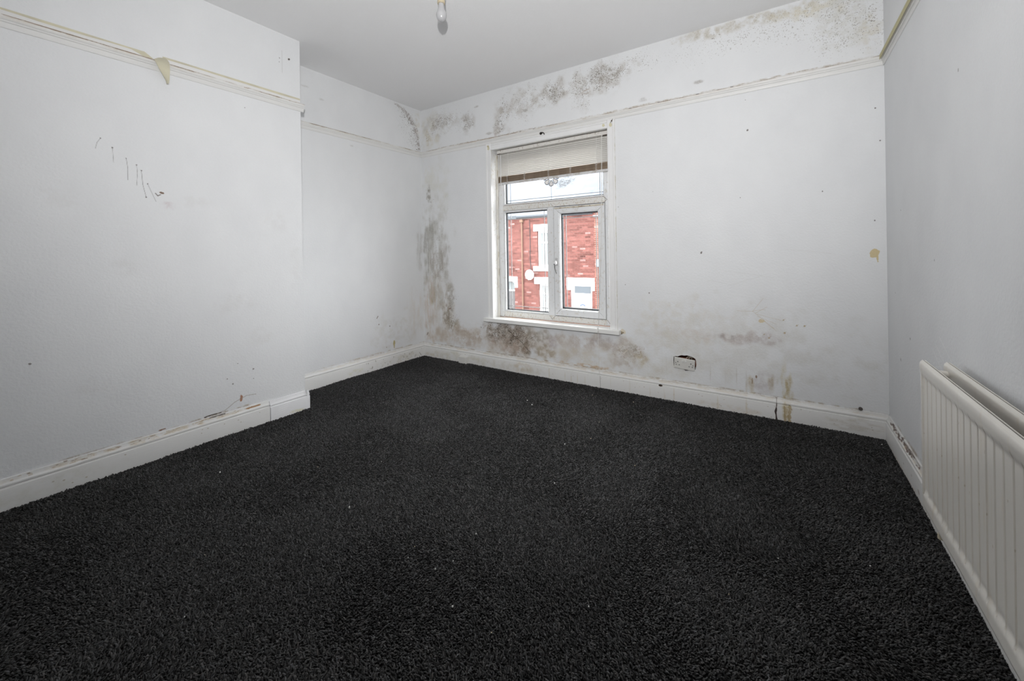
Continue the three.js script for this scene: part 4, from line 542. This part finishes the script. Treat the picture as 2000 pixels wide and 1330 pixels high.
function roofOn(x0, x1, parent) {                                    // overlapping slate courses up to the ridge
  const gs = [], a = 36 * Math.PI / 180, n = 26, rise = 4.6 / n; for (let k = 0; k < n; k++) { const g = new THREE.BoxGeometry(x1 - x0, 0.012, rise + 0.07); g.rotateX(a + 0.05); g.translate((x0 + x1) / 2, 2.7 + (k + 0.5) * rise * Math.sin(a), ZO + 0.12 - (k + 0.5) * rise * Math.cos(a)); gs.push(metres(g)); }
  const m = mesh('slate_courses', gs, slateMat, parent); m.userData.kind = 'stuff'; m.userData.label = 'wet grey slate roof';
  mesh('ridge', slab(x0, x1, 2.7 + 4.6 * Math.sin(a) - 0.06, 2.7 + 4.6 * Math.sin(a) + 0.06, ZO - 4.6 * Math.cos(a), ZO - 4.6 * Math.cos(a) + 0.24), slateMat, parent);
  mesh('rear_slope', slab(x0, x1, -2.3, 2.7 + 4.6 * Math.sin(a) - 0.1, ZO - 4.9, ZO - 3.9), brickMat, parent);
}
function sashWindow(parent, x0, x1, y0, y1, tr, fw, slats) {
  const w = new THREE.Group(); w.name = 'window'; parent.add(w); const z = ZO - 0.09;
  mesh('frame', [slab(x0, x0 + fw, y0, y1, z - 0.05, z), slab(x1 - fw, x1, y0, y1, z - 0.05, z), slab(x0 + fw, x1 - fw, y0, y0 + fw, z - 0.05, z), slab(x0 + fw, x1 - fw, y1 - fw, y1, z - 0.05, z), slab(x0 + fw, x1 - fw, tr - fw / 2, tr + fw / 2, z - 0.05, z)], paintWhite, w);
  mesh('pane', slab(x0 + fw, x1 - fw, tr + fw / 2, y1 - fw, z - 0.036, z - 0.03), curtain, w); mesh('pane', slab(x0 + fw, x1 - fw, y0 + fw, tr - fw / 2, z - 0.036, z - 0.03), curtain, w);
  const n = slats; for (let k = 0; k < n; k++) { const x = mix(x0 + fw + 0.03, x1 - fw - 0.03, k / (n - 1)); mesh('blind_vane', slab(x - 0.017, x + 0.017, y0 + fw, y1 - fw, z - 0.029, z - 0.024), paintWhite, w); }
}
{
  const A = thing('terrace_house', 'red brick terrace house with white door across the street', 'house', [0, 0, 0]);
  mesh('front_wall', shell(0, -6.0, -2.54, [[-5.06, -4.1, 0.5, 2.0], [-5.02, -4.1, -1.65, -0.19], [-3.6, -2.67, GY + 0.001, -0.12]]), brickMat, A); roofOn(-6.0, -2.545, A);
  mesh('gutter', [(() => { const g = new THREE.CylinderGeometry(0.06, 0.06, 3.4, 12, 1, false, 0, Math.PI * 2); g.rotateZ(Math.PI / 2); return g.translate(-4.3, 2.64, ZO + 0.1); })(), slab(-6, -2.6, 2.56, 2.68, ZO + 0.002, ZO + 0.045)], new THREE.MeshStandardMaterial({ color: new THREE.Color(0.05, 0.06, 0.07), roughness: 0.6 }), A);
  mesh('downpipe', [rod([-5.78, GY, ZO + 0.06], [-5.78, 2.45, ZO + 0.06], 0.035, 10), slab(-5.86, -5.7, 2.4, 2.52, ZO + 0.01, ZO + 0.13, 0.02), rod([-5.78, 2.5, ZO + 0.06], [-5.78, 2.6, ZO + 0.1], 0.03, 8)], new THREE.MeshStandardMaterial({ color: new THREE.Color(0.15, 0.085, 0.055), roughness: 0.7 }), A);
  mesh('lintel', slab(-5.23, -3.94, 2.005, 2.285, ZO - 0.1, ZO + 0.02), paintWhite, A); mesh('window_ledge', slab(-5.24, -3.93, 0.353, 0.547, ZO - 0.1, ZO + 0.07), paintWhite, A); mesh('lintel', slab(-5.23, -3.94, -0.185, 0.096, ZO - 0.1, ZO + 0.02), paintWhite, A); mesh('window_ledge', slab(-5.22, -3.94, -1.8, -1.63, ZO - 0.1, ZO + 0.07), paintWhite, A);
  sashWindow(A, -5.06, -4.1, 0.547, 2.0, 1.53, 0.07, 7); sashWindow(A, -5.02, -4.1, -1.64, -0.19, -0.59, 0.065, 9);
  { const s = new THREE.Shape([[-3.73, 0.109], [-2.56, 0.109], [-2.56, -0.38], [-2.68, -0.38], [-2.68, -0.2], [-2.75, -0.118], [-3.5, -0.118], [-3.59, -0.2], [-3.59, -0.38], [-3.73, -0.38]].reverse().map((p) => new THREE.Vector2(...p))); const g = new THREE.ExtrudeGeometry(s, { depth: 0.14, bevelEnabled: false }); mesh('door_surround', g.translate(0, 0, ZO - 0.11), paintWhite, A); }
  const d = new THREE.Group(); d.name = 'door'; A.add(d); mesh('door_leaf', slab(-3.6, -2.67, GY, -0.12, ZO - 0.16, ZO - 0.11), paintWhite, d); mesh('fanlight_pane', slab(-3.45, -2.76, -0.505, -0.23, ZO - 0.11, ZO - 0.104), new THREE.MeshPhysicalMaterial({ color: new THREE.Color(0.06, 0.075, 0.09), roughness: 0.15 }), d);
  mesh('cross_rail', [slab(-3.46, -2.75, -0.56, -0.545, ZO - 0.11, ZO - 0.09), slab(-3.4, -2.8, -0.62, -0.61, ZO - 0.11, ZO - 0.095)], gloss(0.55, 0.54, 0.52, 0.6), d);
  { const s = new THREE.Shape(); s.absarc(-3.11, -1.06, 0.14, 0.35, Math.PI - 0.35, false); s.absarc(-3.11, -1.06, 0.08, Math.PI - 0.5, 0.5, true); mesh('door_light', new THREE.ExtrudeGeometry(s, { depth: 0.008, bevelEnabled: false, curveSegments: 14 }).translate(0, 0, ZO - 0.11), new THREE.MeshStandardMaterial({ color: new THREE.Color(0.09, 0.12, 0.22), roughness: 0.3 }), d); }
  mesh('knocker', slab(-3.12, -3.1, -1.12, -1.06, ZO - 0.11, ZO - 0.09), gloss(0.3, 0.3, 0.34), d); mesh('letter_plate', slab(-3.15, -3.07, -0.82, -0.79, ZO - 0.11, ZO - 0.1), gloss(0.5, 0.5, 0.5), d);
  mesh('cable', tube([[-5.42, 2.5, ZO + 0.015], [-5.4, 1.6, ZO + 0.015], [-5.41, 0.9, ZO + 0.015], [-5.36, 0.4, ZO + 0.05]], 0.012, 30, 5), rubber, A);
  const B = thing('terrace_house', 'red brick terrace house with dark door beside the downpipe', 'house', [0, 0, 0]);
  mesh('front_wall', shell(0, -11, -6.0, [[-7.15, -6.22, GY + 0.001, -0.1]]), brickMat, B); roofOn(-11, -6.0, B);
  mesh('gutter', slab(-11, -6.0, 2.56, 2.7, ZO + 0.002, ZO + 0.15), new THREE.MeshStandardMaterial({ color: new THREE.Color(0.05, 0.06, 0.07), roughness: 0.6 }), B);
  { const s = new THREE.Shape([[-7.3, 0.094], [-6.06, 0.094], [-6.06, -0.38], [-6.2, -0.38], [-6.22, -0.2], [-6.3, -0.118], [-7.06, -0.118], [-7.15, -0.2], [-7.17, -0.38], [-7.3, -0.38]].reverse().map((p) => new THREE.Vector2(...p))); mesh('door_surround', new THREE.ExtrudeGeometry(s, { depth: 0.14, bevelEnabled: false }).translate(0, 0, ZO - 0.11), paintWhite, B); }
  const bd = new THREE.Group(); bd.name = 'door'; B.add(bd); mesh('door_leaf', slab(-7.1, -6.28, GY, -0.55, ZO - 0.16, ZO - 0.13), new THREE.MeshStandardMaterial({ color: new THREE.Color(0.08, 0.075, 0.075), roughness: 0.6 }), bd); mesh('fanlight_pane', slab(-7.1, -6.28, -0.5, -0.15, ZO - 0.16, ZO - 0.14), curtain, bd);
  mesh('door_frame', [slab(-6.28, -6.22, GY, -0.1, ZO - 0.16, ZO - 0.1), slab(-7.15, -7.1, GY, -0.1, ZO - 0.16, ZO - 0.1), slab(-7.1, -6.28, -0.55, -0.49, ZO - 0.16, ZO - 0.1)], paintWhite, bd);
  const C = thing('terrace_house', 'orange brick terrace house with pale mortar joints across the street', 'house', [0, 0, 0]);
  mesh('front_wall', shell(0, -2.54, 3, []), brickMat2, C); roofOn(-2.54, 3, C); mesh('gutter', slab(-2.54, 3, 2.44, 2.5, ZO + 0.002, ZO + 0.12), new THREE.MeshStandardMaterial({ color: new THREE.Color(0.25, 0.26, 0.3), roughness: 0.6 }), C);
  mesh('cable', [rod([-2.37, GY, ZO + 0.02], [-2.37, 0.56, ZO + 0.02], 0.016, 6)], rubber, C);
  const bx = tag(mesh('alarm_box', new RoundedBoxGeometry(0.2, 0.28, 0.09, 2, 0.02).translate(-2.36, 0.685, ZO + 0.05), gloss(0.16, 0.21, 0.27, 0.5)), 'pale blue grey alarm box on the orange brick house', 'alarm box');
  const dishMat = gloss(0.5, 0.5, 0.51, 0.5), dish = (x, y, r, label) => { const q = thing('satellite_dish', label, 'satellite dish', [x, y, ZO + 0.16]); const g = new THREE.LatheGeometry(Array.from({ length: 9 }, (_, k) => new THREE.Vector2(Math.max(0.0001, r * k / 8), 0.05 * (k / 8) ** 2)), 28); g.rotateX(Math.PI / 2); mesh('reflector', [g], Object.assign(dishMat.clone(), { side: THREE.DoubleSide }), q); mesh('arm', tube([[0, -r * 0.85, 0.04], [0, -r, 0.12], [0.01, -r * 0.6, 0.3]], 0.012, 14, 6), gloss(0.3, 0.3, 0.32), q); mesh('receiver', rod([0.01, -r * 0.6, 0.34], [0.01, -r * 0.45, 0.27], 0.025), gloss(0.5, 0.5, 0.5), q); mesh('wall_mount', rod([0, 0, 0], [0, -0.05, -0.155], 0.02), gloss(0.3, 0.3, 0.32), q); };
  dish(-5.34, 0.2, 0.215, 'white satellite dish beside the lower window lintel'); dish(-3.95, 1.42, 0.16, 'small white satellite dish right of the upper window');
  struct('ground', slab(-25, 25, GY - 0.3, GY, -16, -0.4), new THREE.MeshStandardMaterial({ color: new THREE.Color(0.2, 0.2, 0.2), roughness: 0.9 }), 'asphalt street between the terraces', 'street');
}
renderer.render(scene, camera);
